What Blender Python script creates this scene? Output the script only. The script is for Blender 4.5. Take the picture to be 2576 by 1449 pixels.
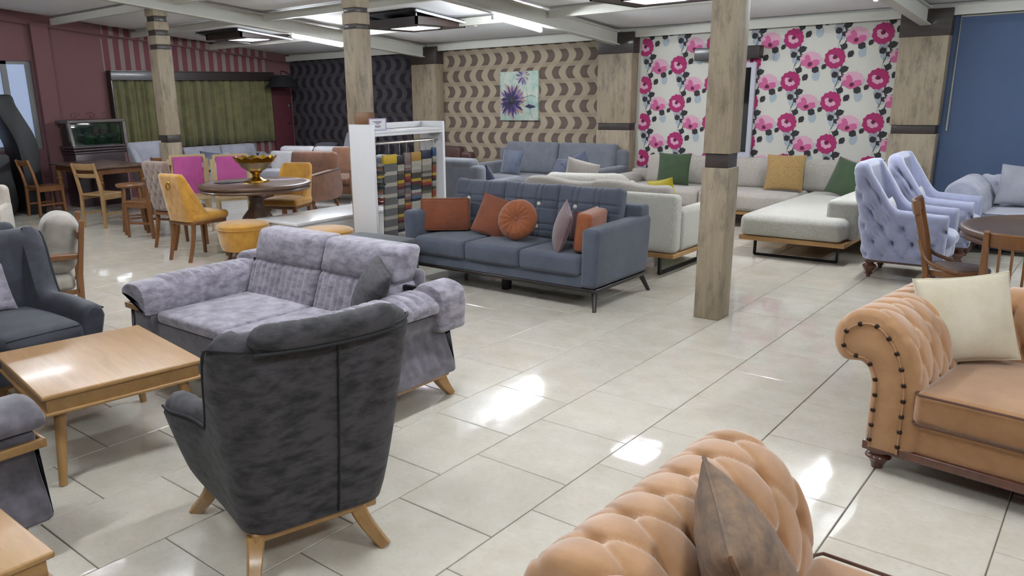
import bpy, bmesh, math, random
from mathutils import Vector, Matrix
random.seed(7)
SC = bpy.context.scene
for o in list(bpy.data.objects):
    bpy.data.objects.remove(o, do_unlink=True)
COL = SC.collection
PI = math.pi
def R(d): return math.radians(d)

# ------------------------------------------------------------------ camera
CAM_F, CAM_P, CAM_R, CAM_Y = 1970.33, 0.26291, -0.02062, -0.70627
cd = bpy.data.cameras.new('camera'); cam = bpy.data.objects.new('camera', cd); COL.objects.link(cam)
cd.sensor_fit = 'HORIZONTAL'; cd.sensor_width = 36.0; cd.lens = CAM_F / 2576 * 36.0
cd.shift_x = 130.84 / 2576; cd.shift_y = 48.78 / 2576
cd.clip_start = 0.05; cd.clip_end = 80
_f = Vector((math.sin(CAM_Y)*math.cos(CAM_P), math.cos(CAM_Y)*math.cos(CAM_P), -math.sin(CAM_P)))
_r = Vector((math.cos(CAM_Y), -math.sin(CAM_Y), 0)); _u = _r.cross(_f)
_rr = math.cos(CAM_R)*_r + math.sin(CAM_R)*_u; _uu = -math.sin(CAM_R)*_r + math.cos(CAM_R)*_u
CAM = Vector((1.66743, -2.11418, 1.64451))
M = Matrix.Identity(4)
for i in range(3):
    M[i][0] = _rr[i]; M[i][1] = _uu[i]; M[i][2] = -_f[i]; M[i][3] = CAM[i]
cam.matrix_world = M
SC.camera = cam
def project(p):
    d = Vector(p) - CAM; z = d.dot(_f)
    if z < .05: return None
    return (1288-130.84 + CAM_F*d.dot(_rr)/z, 724.5+48.78 - CAM_F*d.dot(_uu)/z, z)

# ------------------------------------------------------------------ world, exposure
w = bpy.data.worlds.new('World'); SC.world = w; w.use_nodes = True
w.node_tree.nodes['Background'].inputs[0].default_value = (0.02, 0.025, 0.04, 1)
w.node_tree.nodes['Background'].inputs[1].default_value = 1.0
SC.view_settings.view_transform = 'Standard'
SC.view_settings.look = 'None'
SC.view_settings.gamma = 1.0
SC.view_settings.use_curve_mapping = False
SC.view_settings.exposure = 3.05
TUBE_E, PANEL_E = 46.0, 2.4

# ------------------------------------------------------------------ colour and materials
def lin(c):
    c = c/255.0
    return c/12.92 if c <= .04045 else ((c+.055)/1.055)**2.4
ALB = .74   # paint and cloth reflect a little less than their colour swatch
def rgb(r, g, b): return (lin(r)*ALB, lin(g)*ALB, lin(b)*ALB, 1)
MATS = {}
class NT:
    def __init__(s, name):
        s.m = bpy.data.materials.new(name); s.m.use_nodes = True; s.t = s.m.node_tree
        s.b = s.t.nodes['Principled BSDF']
    def n(s, typ, **kw):
        x = s.t.nodes.new(typ)
        for k, v in kw.items():
            if k in x.inputs.keys() if hasattr(x.inputs, 'keys') else False: x.inputs[k].default_value = v
            else: setattr(x, k, v)
        return x
    def l(s, a, b): s.t.links.new(a, b)
    def val(s, sock, v): sock.default_value = v
    def math(s, op, a, b=None, c=None):
        x = s.t.nodes.new('ShaderNodeMath'); x.operation = op
        for i, q in enumerate((a, b, c)):
            if q is None: continue
            if isinstance(q, (int, float)): x.inputs[i].default_value = q
            else: s.l(q, x.inputs[i])
        return x.outputs[0]
    def mix(s, fac, a, b):
        x = s.t.nodes.new('ShaderNodeMix'); x.data_type = 'RGBA'
        for sk, q in ((x.inputs[0], fac), (x.inputs[6], a), (x.inputs[7], b)):
            if isinstance(q, (int, float, tuple)): sk.default_value = q
            else: s.l(q, sk)
        return x.outputs[2]
    def coords(s, scale=(1, 1, 1), out='Object'):
        tc = s.t.nodes.new('ShaderNodeTexCoord'); mp = s.t.nodes.new('ShaderNodeMapping')
        mp.inputs['Scale'].default_value = scale; s.l(tc.outputs[out], mp.inputs[0]); return mp.outputs[0]
    def noise(s, vec, scale=5, detail=4, rough=.55, dist=0):
        x = s.t.nodes.new('ShaderNodeTexNoise'); s.l(vec, x.inputs['Vector'])
        x.inputs['Scale'].default_value = scale; x.inputs['Detail'].default_value = detail
        x.inputs['Roughness'].default_value = rough; x.inputs['Distortion'].default_value = dist
        return x.outputs['Fac']
    def ramp(s, fac, stops):
        x = s.t.nodes.new('ShaderNodeValToRGB'); e = x.color_ramp.elements
        while len(e) < len(stops): e.new(.5)
        for q, (p, c) in zip(e, stops): q.position = p; q.color = c
        s.l(fac, x.inputs[0]); return x.outputs[0]
    def bump(s, h, strength=.3, dist=.01):
        x = s.t.nodes.new('ShaderNodeBump'); x.inputs['Strength'].default_value = strength
        x.inputs['Distance'].default_value = dist; s.l(h, x.inputs['Height']); s.l(x.outputs[0], s.b.inputs['Normal'])
    def base(s, c):
        if isinstance(c, tuple): s.b.inputs['Base Color'].default_value = c
        else: s.l(c, s.b.inputs['Base Color'])
    def set(s, **kw):
        for k, v in kw.items(): s.b.inputs[k.replace('_', ' ')].default_value = v

def fabric(name, c1, c2, scale=9, weave=420, rough=.9, sheen=.25, stretch=(1, 1, 1), bump=.25, lo=.35, hi=.65):
    if name in MATS: return MATS[name]
    m = NT(name)
    v = m.coords(stretch)
    f = m.noise(v, scale, 5, .62)
    f = m.ramp(f, [(lo, (0, 0, 0, 1)), (hi, (1, 1, 1, 1))])
    col = m.mix(f, rgb(*c1), rgb(*c2))
    wv = m.noise(m.coords(), weave, 2, .6)
    col = m.mix(m.math('MULTIPLY', wv, .22), col, rgb(*[max(0, x*.55) for x in c1]))
    m.base(col); m.set(Roughness=rough)
    m.b.inputs['Sheen Weight'].default_value = sheen; m.b.inputs['Sheen Roughness'].default_value = .5
    m.bump(wv, bump, .002)
    MATS[name] = m.m; return m.m
def boucle(name, c1, c2, scale=120):
    if name in MATS: return MATS[name]
    m = NT(name); v = m.coords()
    f = m.noise(v, scale, 3, .7); g = m.noise(v, 14, 3, .6)
    col = m.mix(m.ramp(f, [(.38, (0, 0, 0, 1)), (.62, (1, 1, 1, 1))]), rgb(*c1), rgb(*c2))
    col = m.mix(m.math('MULTIPLY', g, .35), col, rgb(*c1))
    m.base(col); m.set(Roughness=.95); m.b.inputs['Sheen Weight'].default_value = .2
    m.bump(f, .5, .004); MATS[name] = m.m; return m.m
def wood(name, c1, c2, axis=0, scale=3.0, rough=.35, coat=.2, ring=9):
    if name in MATS: return MATS[name]
    m = NT(name); st = [1, 1, 1]; st[axis] = .12
    v = m.coords(tuple(st))
    f = m.noise(v, scale*9, 6, .65, .8); g = m.noise(v, scale*40, 3, .6)
    col = m.mix(m.ramp(f, [(.3, (0, 0, 0, 1)), (.72, (1, 1, 1, 1))]), rgb(*c1), rgb(*c2))
    col = m.mix(m.math('MULTIPLY', g, .25), col, rgb(*[x*.7 for x in c1]))
    m.base(col); m.set(Roughness=rough); m.b.inputs['Coat Weight'].default_value = coat; m.b.inputs['Coat Roughness'].default_value = .15
    m.bump(g, .12, .002); MATS[name] = m.m; return m.m
def plain(name, c, rough=.5, metal=0.0, coat=0.0, nscale=30, namt=.12, bump=.08):
    if name in MATS: return MATS[name]
    m = NT(name); f = m.noise(m.coords(), nscale, 3, .6)
    m.base(m.mix(m.math('MULTIPLY', f, namt*2), rgb(*c), rgb(*[x*.75 for x in c])))
    m.set(Roughness=rough, Metallic=metal); m.b.inputs['Coat Weight'].default_value = coat
    m.bump(f, bump, .002); MATS[name] = m.m; return m.m
def emit(name, c, strength):
    m = NT(name); m.base(rgb(*c)); m.b.inputs['Emission Color'].default_value = (lin(c[0]), lin(c[1]), lin(c[2]), 1)
    m.b.inputs['Emission Strength'].default_value = strength; MATS[name] = m.m; return m.m
# ------------------------------------------------------------------ geometry: every builder returns (verts, faces)
def add(*gs):
    V, F = [], []
    for v, f in gs:
        k = len(V); V += list(v); F += [tuple(i+k for i in q) for q in f]
    return V, F
def xf(g, loc=(0, 0, 0), rot=(0, 0, 0), sc=(1, 1, 1)):
    m = Matrix.LocRotScale(Vector(loc), __import__('mathutils').Euler(rot), Vector(sc))
    return [tuple(m @ Vector(p)) for p in g[0]], g[1]
def warp(g, fn): return [tuple(fn(*p)) for p in g[0]], g[1]
def box(x0, x1, y0, y1, z0, z1):
    v = [(x0, y0, z0), (x1, y0, z0), (x1, y1, z0), (x0, y1, z0), (x0, y0, z1), (x1, y0, z1), (x1, y1, z1), (x0, y1, z1)]
    return v, [(0, 3, 2, 1), (4, 5, 6, 7), (0, 1, 5, 4), (1, 2, 6, 5), (2, 3, 7, 6), (3, 0, 4, 7)]
def _axis(h, r, n, seg):
    i = max(h-r, 0); c = []
    for k in range(seg+1): c.append(-(i + r*math.tan(R(45)*(1-k/seg))))
    for k in range(1, n): c.append(-i + 2*i*k/n)
    for k in range(seg+1): c.append(i + r*math.tan(R(45)*k/seg))
    return c
def rbox(x0, x1, y0, y1, z0, z1, r=.02, n=(1, 1, 1), seg=2, fn=None):
    """box with rounded edges; fn(x,y,z) in -1..1 box coordinates plus the point can puff or bend it"""
    h = ((x1-x0)/2, (y1-y0)/2, (z1-z0)/2); c = ((x0+x1)/2, (y0+y1)/2, (z0+z1)/2)
    r = min(r, *[q*.98 for q in h])
    ax = [_axis(h[i], r, n[i], seg) for i in range(3)]
    V, F, idx = [], [], {}
    def vid(p):
        k = (round(p[0], 6), round(p[1], 6), round(p[2], 6))
        if k not in idx: idx[k] = len(V); V.append(p)
        return idx[k]
    for d in range(3):
        a, b = (d+1) % 3, (d+2) % 3
        for s in (-1, 1):
            g = []
            for pa in ax[a]:
                row = []
                for pb in ax[b]:
                    p = [0, 0, 0]; p[d] = s*h[d]; p[a] = pa; p[b] = pb; row.append(vid(tuple(p)))
                g.append(row)
            for i in range(len(g)-1):
                for j in range(len(g[0])-1):
                    q = (g[i][j], g[i+1][j], g[i+1][j+1], g[i][j+1])
                    F.append(q if s > 0 else q[::-1])
    W = []
    for p in V:
        ins = [max(-(h[i]-r), min(h[i]-r, p[i])) for i in range(3)]
        d = [p[i]-ins[i] for i in range(3)]; L = math.sqrt(sum(q*q for q in d)) or 1
        q = [ins[i]+r*d[i]/L for i in range(3)]
        if fn: q = fn(q[0], q[1], q[2], q[0]/h[0], q[1]/h[1], q[2]/h[2])
        W.append((q[0]+c[0], q[1]+c[1], q[2]+c[2]))
    return W, F
def puff(top=.02, front=.0, bot=0.0):
    def f(x, y, z, u, v, w):
        k = max(0, 1-u*u)*max(0, 1-v*v)
        dz = top*k if w > 0 else -bot*k
        dy = -front*max(0, 1-u**4)*max(0, 1-w*w) if v < 0 else 0
        return (x, y+dy, z+dz*min(1, abs(w)*1.2))
    return f
def cushion(x0, x1, y0, y1, z0, z1, r=.05, top=.02, front=.015, n=(6, 5, 1), seg=3):
    return rbox(x0, x1, y0, y1, z0, z1, r, n, seg, puff(top, front))
def lathe(prof, n=16, cap=True):
    V, F = [], []
    for (r, z) in prof:
        for i in range(n):
            a = 2*PI*i/n; V.append((r*math.cos(a), r*math.sin(a), z))
    for k in range(len(prof)-1):
        for i in range(n):
            j = (i+1) % n; F.append((k*n+i, k*n+j, (k+1)*n+j, (k+1)*n+i))
    if cap:
        F.append(tuple(range(n))[::-1]); F.append(tuple((len(prof)-1)*n+i for i in range(n)))
    return V, F
def loft(rings, closed=True, caps=True, loop=False):
    n = len(rings[0]); V = [tuple(p) for r in rings for p in r]; F = []
    m = len(rings)
    for k in range(m if loop else m-1):
        k2 = (k+1) % m
        for i in range(n if closed else n-1):
            j = (i+1) % n; F.append((k*n+i, k*n+j, k2*n+j, k2*n+i))
    if caps and not loop:
        F.append(tuple(range(n))[::-1]); F.append(tuple((m-1)*n+i for i in range(n)))
    return V, F
def tube(pts, rad, n=8, loop=False):
    P = [Vector(p) for p in pts]; rings = []; m = len(P); ref = None
    for i, p in enumerate(P):
        a = P[(i-1) % m] if (loop or i) else p; b = P[(i+1) % m] if (loop or i < m-1) else p
        t = (b-a).normalized()
        if ref is None: ref = Vector((0, 0, 1)) if abs(t.z) < .9 else Vector((1, 0, 0))
        s = t.cross(ref).normalized(); ref = s.cross(t).normalized(); u = ref
        rr = rad[i] if isinstance(rad, (list, tuple)) else rad
        rings.append([p + s*rr*math.cos(2*PI*k/n) + u*rr*math.sin(2*PI*k/n) for k in range(n)])
    return loft(rings, loop=loop)
def sweep(pts, sec, up=(0, 0, 1)):
    """rectangular sections (w, h) along a path, kept square to UP"""
    P = [Vector(p) for p in pts]; rings = []; m = len(P); U = Vector(up)
    for i, p in enumerate(P):
        t = (P[min(i+1, m-1)]-P[max(i-1, 0)]).normalized(); s = t.cross(U).normalized(); u = s.cross(t).normalized()
        a, b = sec[i] if isinstance(sec, list) else sec
        c = .22
        q = [(-1, -1+c), (-1+c, -1), (1-c, -1), (1, -1+c), (1, 1-c), (1-c, 1), (-1+c, 1), (-1, 1-c)]
        rings.append([p + s*(a/2*x) + u*(b/2*y) for x, y in q])
    return loft(rings)
def prism(poly, axis, a, b, r=0):
    """outline in the plane across AXIS, extruded from a to b; edge rounding by inset r"""
    def pt(u, v, w): return {0: (w, u, v), 1: (u, w, v), 2: (u, v, w)}[axis]
    n = len(poly)
    if r:
        cx = sum(p[0] for p in poly)/n; cy = sum(p[1] for p in poly)/n
        def ins(d):
            out = []
            for i in range(n):
                p0, p1, p2 = poly[i-1], poly[i], poly[(i+1) % n]
                e1 = Vector((p1[0]-p0[0], p1[1]-p0[1])); e2 = Vector((p2[0]-p1[0], p2[1]-p1[1]))
                e1 = e1.normalized() if e1.length > 1e-9 else e2.normalized(); e2 = e2.normalized() if e2.length > 1e-9 else e1
                nn = Vector((-(e1.y+e2.y), e1.x+e2.x)); nn = nn.normalized() if nn.length > 1e-6 else Vector((0, 0))
                area = sum(poly[k-1][0]*poly[k][1]-poly[k][0]*poly[k-1][1] for k in range(n))
                s = 1 if area > 0 else -1
                out.append((p1[0]+nn.x*d*s, p1[1]+nn.y*d*s))
            return out
        s = 1 if b > a else -1
        i1 = ins(r); i2 = ins(r*.3)
        rings = [[pt(u, v, a) for u, v in i1], [pt(u, v, a+s*r*.3) for u, v in i2], [pt(u, v, a+s*r) for u, v in poly],
                 [pt(u, v, b-s*r) for u, v in poly], [pt(u, v, b-s*r*.3) for u, v in i2], [pt(u, v, b) for u, v in i1]]
    else:
        rings = [[pt(u, v, a) for u, v in poly], [pt(u, v, b) for u, v in poly]]
    return loft(rings)
def smooth_path(pts, k=6):
    """Catmull-Rom through points (any dimension)"""
    out = []; n = len(pts); D = len(pts[0])
    for i in range(n-1):
        p0, p1, p2, p3 = pts[max(i-1, 0)], pts[i], pts[i+1], pts[min(i+2, n-1)]
        for j in range(k):
            t = j/k
            out.append(tuple(.5*((2*p1[d]) + (-p0[d]+p2[d])*t + (2*p0[d]-5*p1[d]+4*p2[d]-p3[d])*t*t + (-p0[d]+3*p1[d]-3*p2[d]+p3[d])*t**3) for d in range(D)))
    out.append(tuple(pts[-1])); return out
def pillow(w, h, t, n=14, pinch=.06, dent=0.0, wr=.0, seed=0):
    """square throw cushion standing in the XZ plane, thickness along Y, centred"""
    rnd = random.Random(seed); ph = [rnd.uniform(0, 6.28) for _ in range(6)]
    V, F = [], []
    for s in (-1, 1):
        k0 = len(V)
        for i in range(n+1):
            for j in range(n+1):
                u = -1+2*i/n; v = -1+2*j/n
                uu = math.sin(u*PI/2); vv = math.sin(v*PI/2)
                x = uu*w/2*(1-pinch*(1-vv*vv)*uu*uu); z = vv*h/2*(1-pinch*(1-uu*uu)*vv*vv)
                k = max(0, (1-uu*uu))**.48*max(0, (1-vv*vv))**.48
                y = s*t/2*k
                if dent: z -= dent*h*max(0, 1-(uu*2.2)**2)*max(0, vv)**2
                y += wr*math.sin(uu*7+vv*5+ph[0])*math.sin(vv*9+ph[1]+uu*3)*k**.5*(1-k*.5)
                V.append((x, y, z))
        for i in range(n):
            for j in range(n):
                a, b, c, d = [k0+q for q in (i*(n+1)+j, (i+1)*(n+1)+j, (i+1)*(n+1)+j+1, i*(n+1)+j+1)]
                F.append((a, b, c, d) if s < 0 else (d, c, b, a))
    return V, F
def pillow_seam(w, h, rad=.006, n=10, pinch=.06):
    pts = []
    def P(uu, vv): return (uu*w/2*(1-pinch*(1-vv*vv)*uu*uu), 0, vv*h/2*(1-pinch*(1-uu*uu)*vv*vv))
    for i in range(n): pts.append(P(-1+2*i/n, -1))
    for i in range(n): pts.append(P(1, -1+2*i/n))
    for i in range(n): pts.append(P(1-2*i/n, 1))
    for i in range(n): pts.append(P(-1, 1-2*i/n))
    return tube(pts, rad, 6, loop=True)
def tuft(a, b, h=1.0):
    """diamond tufting height 0..1: creases where a or b is whole, pits where both are"""
    sa = abs(math.sin(PI*a)); sb = abs(math.sin(PI*b))
    da = min(a % 1, 1-a % 1); db = min(b % 1, 1-b % 1)
    crease = max(math.exp(-(da/.045)**2), math.exp(-(db/.045)**2))
    pit = math.exp(-((da*da+db*db)/.02))
    return h*(.80+.20*(sa*sb)**.7 - .20*crease - .9*pit)

# ------------------------------------------------------------------ objects
def obj(name, g, mat, parent=None, smooth=True, loc=None, rot=None, angle=40, mats=None, fmat=None):
    me = bpy.data.meshes.new(name); me.from_pydata([tuple(p) for p in g[0]], [], [tuple(f) for f in g[1]])
    me.validate(); me.update()
    if mats:
        for q in mats: me.materials.append(q)
        if fmat: me.polygons.foreach_set('material_index', fmat)
    else: me.materials.append(mat)
    bm = bmesh.new(); bm.from_mesh(me); bmesh.ops.recalc_face_normals(bm, faces=bm.faces)
    if smooth:
        for f in bm.faces: f.smooth = True
        lim = R(angle)
        for e in bm.edges:
            if len(e.link_faces) == 2:
                if e.calc_face_angle(0) > lim: e.smooth = False
    bm.to_mesh(me); bm.free()
    o = bpy.data.objects.new(name, me); COL.objects.link(o)
    if parent: o.parent = parent
    if loc: o.location = loc
    if rot: o.rotation_euler = rot
    return o
def share(name, o, parent=None, loc=(0, 0, 0), rot=(0, 0, 0), sc=None):
    c = bpy.data.objects.new(name, o.data); COL.objects.link(c); c.parent = parent; c.location = loc; c.rotation_euler = rot
    if sc: c.scale = sc
    return c
def tag(o, label=None, cat=None, group=None, kind=None):
    if label: o['label'] = label
    if cat: o['category'] = cat
    if group: o['group'] = group
    if kind: o['kind'] = kind
    return o
def thing(name, label, cat, loc=(0, 0, 0), rz=0, group=None):
    o = bpy.data.objects.new(name, None); COL.objects.link(o); o.empty_display_size = .1
    o.location = loc; o.rotation_euler = (0, 0, R(rz)); return tag(o, label, cat, group)
def dup(root, loc, rz, label, group=None):
    r = root.copy(); COL.objects.link(r); r.location = loc; r.rotation_euler = (0, 0, R(rz)); r['label'] = label
    if group: r['group'] = group
    for ch in list(root.children):
        c = ch.copy(); COL.objects.link(c); c.parent = r
        for g in list(ch.children):
            d = g.copy(); COL.objects.link(d); d.parent = c
    return r
# ------------------------------------------------------------------ the setting
XW, YB, XR, YF = -12.05, 8.66, 7.4, -6.0
def roof(y): return 2.50 + .102*(YB-y)
TL, TW = .53, .4996
# floor: grout bed with one slab for each tile
def m_tile():
    m = NT('glazed_tile'); v = m.coords()
    oi = m.t.nodes.new('ShaderNodeObjectInfo')
    ad = m.t.nodes.new('ShaderNodeVectorMath'); ad.operation = 'ADD'
    sc = m.t.nodes.new('ShaderNodeVectorMath'); sc.operation = 'SCALE'; m.l(oi.outputs['Location'], sc.inputs[0]); sc.inputs['Scale'].default_value = 1.7
    m.l(v, ad.inputs[0]); m.l(sc.outputs[0], ad.inputs[1]); v = ad.outputs[0]
    f = m.noise(v, 5, 6, .7); g = m.noise(v, 42, 4, .7)
    c = m.mix(m.ramp(f, [(.35, (0, 0, 0, 1)), (.68, (1, 1, 1, 1))]), rgb(226, 220, 206), rgb(213, 204, 186))
    c = m.mix(m.math('MULTIPLY', m.ramp(g, [(.5, (0, 0, 0, 1)), (.75, (1, 1, 1, 1))]), .5), c, rgb(200, 192, 172))
    m.base(c); m.set(Roughness=.13); m.b.inputs['Specular IOR Level'].default_value = .5
    wv = m.noise(v, 3.4, 2, .5); m.bump(wv, .085, .02)
    m.l(m.math('ADD', m.math('MULTIPLY', g, .05), .035), m.b.inputs['Roughness'])
    return m.m
tile_m = m_tile()
grout = plain('grout', (118, 110, 98), .9)
floor = obj('floor', box(XW-.1, XR+.1, YF-.1, YB+.1, -.12, -.0045), grout, smooth=False); tag(floor, kind='structure')
def tile_geo(cx, cy, g=.0022, c=.0025):
    hx, hy = TW/2-g, TL/2-g
    V = []
    for z, i in ((-.012, 0), (-c, 0), (0, c)):
        V += [(cx-hx+i, cy-hy+i, z), (cx+hx-i, cy-hy+i, z), (cx+hx-i, cy+hy-i, z), (cx-hx+i, cy+hy-i, z)]
    F = [(8, 9, 10, 11)]
    for k in (0, 4):
        for i in range(4):
            j = (i+1) % 4; F.append((k+i, k+j, k+4+j, k+4+i))
    return V, F
tiles = []
for r in range(-15, 25):
    x1 = -r*TW; cx = x1 - TW/2
    if cx-TW/2 > XR or cx+TW/2 < XW: continue
    off = 0 if r % 2 == 0 else .5
    for k in range(-13, 18):
        cy = (k+off+.5)*TL
        if cy-TL/2 < YF or cy > YB: continue
        s = 0
        ps = [project((cx+a, cy+b, 0)) for a in (-.2, .2) for b in (-.2, .2)]
        vis = [p for p in ps if p and -60 < p[0] < 2636 and -20 < p[1] < 1500]
        if vis: s = 1/min(p[2] for p in vis)
        tiles.append((s, cx, cy))
tiles.sort(reverse=True)
# those that furniture hides are left for the joined rest
HID = [(-.95, 2.9, 1.5, 2.3), (-3.3, -1.4, 3.1, 3.85), (-2.9, -1.0, .15, .95), (-3.5, -2.75, -.8, -.1), (-6, -1.25, -2.2, -1.2), (.8, 2.7, -1.0, -.1), (-3.1, -1.5, 4.55, 5.3), (-4.3, -4.05, 3.3, 4.1), (-5.4, -4.85, 3, 4.2)]
def hidden(x, y): return any(a < x < b and c < y < d for a, b, c, d in HID)
near = [t for t in tiles if t[0] > 0 and not hidden(t[1], t[2])][:300]
ns = set((t[1], t[2]) for t in near)
t0 = None
for s, cx, cy in near:
    if t0 is None: t0 = obj('tile', tile_geo(0, 0), tile_m, floor, smooth=False, loc=(cx, cy, 0))
    else: share('tile', t0, floor, (cx, cy, 0))
rest = add(*[tile_geo(cx, cy) for s, cx, cy in tiles if (cx, cy) not in ns])
tag(obj('tile_field', rest, tile_m, floor, smooth=False), kind='stuff')

# walls
plaster = plain('cream_plaster', (210, 208, 200), .85, nscale=60, bump=.2)
red_m = plain('red_plaster', (124, 84, 85), .9, nscale=160, namt=.2, bump=.9)
blue_m = plain('blue_paint', (84, 102, 136), .8, nscale=200, bump=.35)
T = .14
wall_back = obj('wall_back', box(XW-T, XR+T, YB, YB+T, -.1, 4.2), plaster, smooth=False); tag(wall_back, kind='structure')
wall_right = obj('wall_right', box(XR, XR+T, YF, YB, -.1, 4.4), plaster, smooth=False); tag(wall_right, kind='structure')
wall_front = obj('wall_front', box(XW-T, XR+T, YF-T, YF, -.1, 4.4), plaster, smooth=False); tag(wall_front, kind='structure')
# red wall on the left with a window opening towards the street
wy0, wy1, wz0, wz1 = 1.2, 3.5, .95, 2.33
wl = add(box(XW-T, XW, YF, wy0, -.1, 4.2), box(XW-T, XW, wy0, wy1, -.1, wz0), box(XW-T, XW, wy0, wy1, wz1, 4.2), box(XW-T, XW, wy1, YB, -.1, 4.2))
wall_left = obj('wall_left', wl, red_m, smooth=False); tag(wall_left, kind='structure')
# sloping ring beam along the top of the red wall
rb = [(YF, 3.79), (YB, 2.385), (YB, 4.1), (YF, 4.1)]
obj('ring_beam', prism(rb, 0, XW-.01, XW+.06), red_m, wall_left, smooth=False)
obj('wall_pilaster', box(XW-.01, XW+.10, 3.53, 3.80, 0, 2.9), red_m, wall_left, smooth=False)
def m_stripe():
    m = NT('striped_wallpaper'); v = m.coords(); s = m.t.nodes.new('ShaderNodeSeparateXYZ'); m.l(v, s.inputs[0])
    f = m.math('FRACT', m.math('MULTIPLY', s.outputs[1], 1/.185))
    k = m.math('LESS_THAN', f, .44)
    n = m.noise(v, 150, 2)
    c = m.mix(k, rgb(120, 66, 72), rgb(146, 132, 124)); c = m.mix(m.math('MULTIPLY', n, .3), c, rgb(90, 50, 50))
    m.base(c); m.set(Roughness=.9); return m.m
stripe = m_stripe()
obj('striped_wallpaper', box(XW-.001, XW+.004, 4.68, 8.03, 2.17, 2.72), stripe, wall_left, smooth=False)
sb = [(4.68, 2.79), (8.03, 2.47), (8.03, 2.72), (4.68, 3.02)]
obj('striped_wallpaper', prism(sb, 0, XW+.058, XW+.064), stripe, wall_left, smooth=False)
obj('striped_wallpaper', box(XW-.001, XW+.004, 4.3, 8.03, 0, .9), stripe, wall_left, smooth=False)
# wave wallpaper
def m_wave(name, light, mid, dark, darker, x0, z0):
    m = NT(name); v = m.coords(); s = m.t.nodes.new('ShaderNodeSeparateXYZ'); m.l(v, s.inputs[0])
    x = m.math('MULTIPLY', m.math('SUBTRACT', s.outputs[0], x0), 1/.2575)
    z = m.math('MULTIPLY', m.math('SUBTRACT', s.outputs[2], z0), 1/.2555)     # whole at row boundaries
    sn = m.math('SINE', m.math('MULTIPLY', z, PI))
    shift = m.math('MULTIPLY', sn, .36)
    u = m.math('FRACT', m.math('ADD', x, shift))
    fz = m.math('FRACT', z)
    band = m.math('LESS_THAN', u, .5)
    edge = m.math('ABSOLUTE', m.math('SUBTRACT', fz, .5))                     # 0 row centre .. .5 boundary
    blk = m.math('LESS_THAN', edge, .36)
    ln = m.math('SINE', m.math('MULTIPLY', fz, 120))
    d = m.mix(m.math('MULTIPLY', m.math('ADD', ln, 1), .18), rgb(*dark), rgb(*darker))
    d = m.mix(m.math('MULTIPLY', m.math('POWER', m.math('MULTIPLY', edge, 2.6), 2), .8), d, rgb(*darker))
    notband = m.mix(blk, rgb(*mid), d)
    lt = m.mix(m.math('MULTIPLY', m.math('POWER', m.math('MULTIPLY', edge, 2), 4), .6), rgb(*light), rgb(*mid))
    c = m.mix(band, notband, lt)
    n = m.noise(v, 180, 2); c = m.mix(m.math('MULTIPLY', n, .2), c, rgb(*mid))
    m.base(c); m.set(Roughness=.8); m.bump(n, .2, .002); return m.m
wave_t = m_wave('tan_wave_wallpaper', (180, 164, 140), (160, 144, 122), (110, 91, 81), (80, 64, 57), -7.36, .955-.1275)
wave_d = m_wave('dark_wave_wallpaper', (80, 74, 78), (62, 57, 61), (30, 26, 38), (16, 13, 22), -7.36, .955-.1275)
obj('dark_wallpaper', box(XW, -8.3, YB-.004, YB+.002, 0, 2.6), wave_d, wall_back, smooth=False)
obj('tan_wallpaper', box(-7.85, -4.5, YB-.004, YB+.002, 0, 2.6), wave_t, wall_back, smooth=False)
fw = plain('white_wallpaper', (224, 222, 210), .75, nscale=90, namt=.05)
obj('floral_wallpaper', box(-4.05, -.5, YB-.004, YB+.002, 0, 2.6), fw, wall_back, smooth=False)
obj('blue_panel', box(-.15, 3.6, YB-.03, YB+.002, 0, 2.44), blue_m, wall_back, smooth=False)
obj('blue_panel', box(-.15, 3.6, YB-.006, YB+.002, 2.44, 2.62), blue_m, wall_back, smooth=False)
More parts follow.
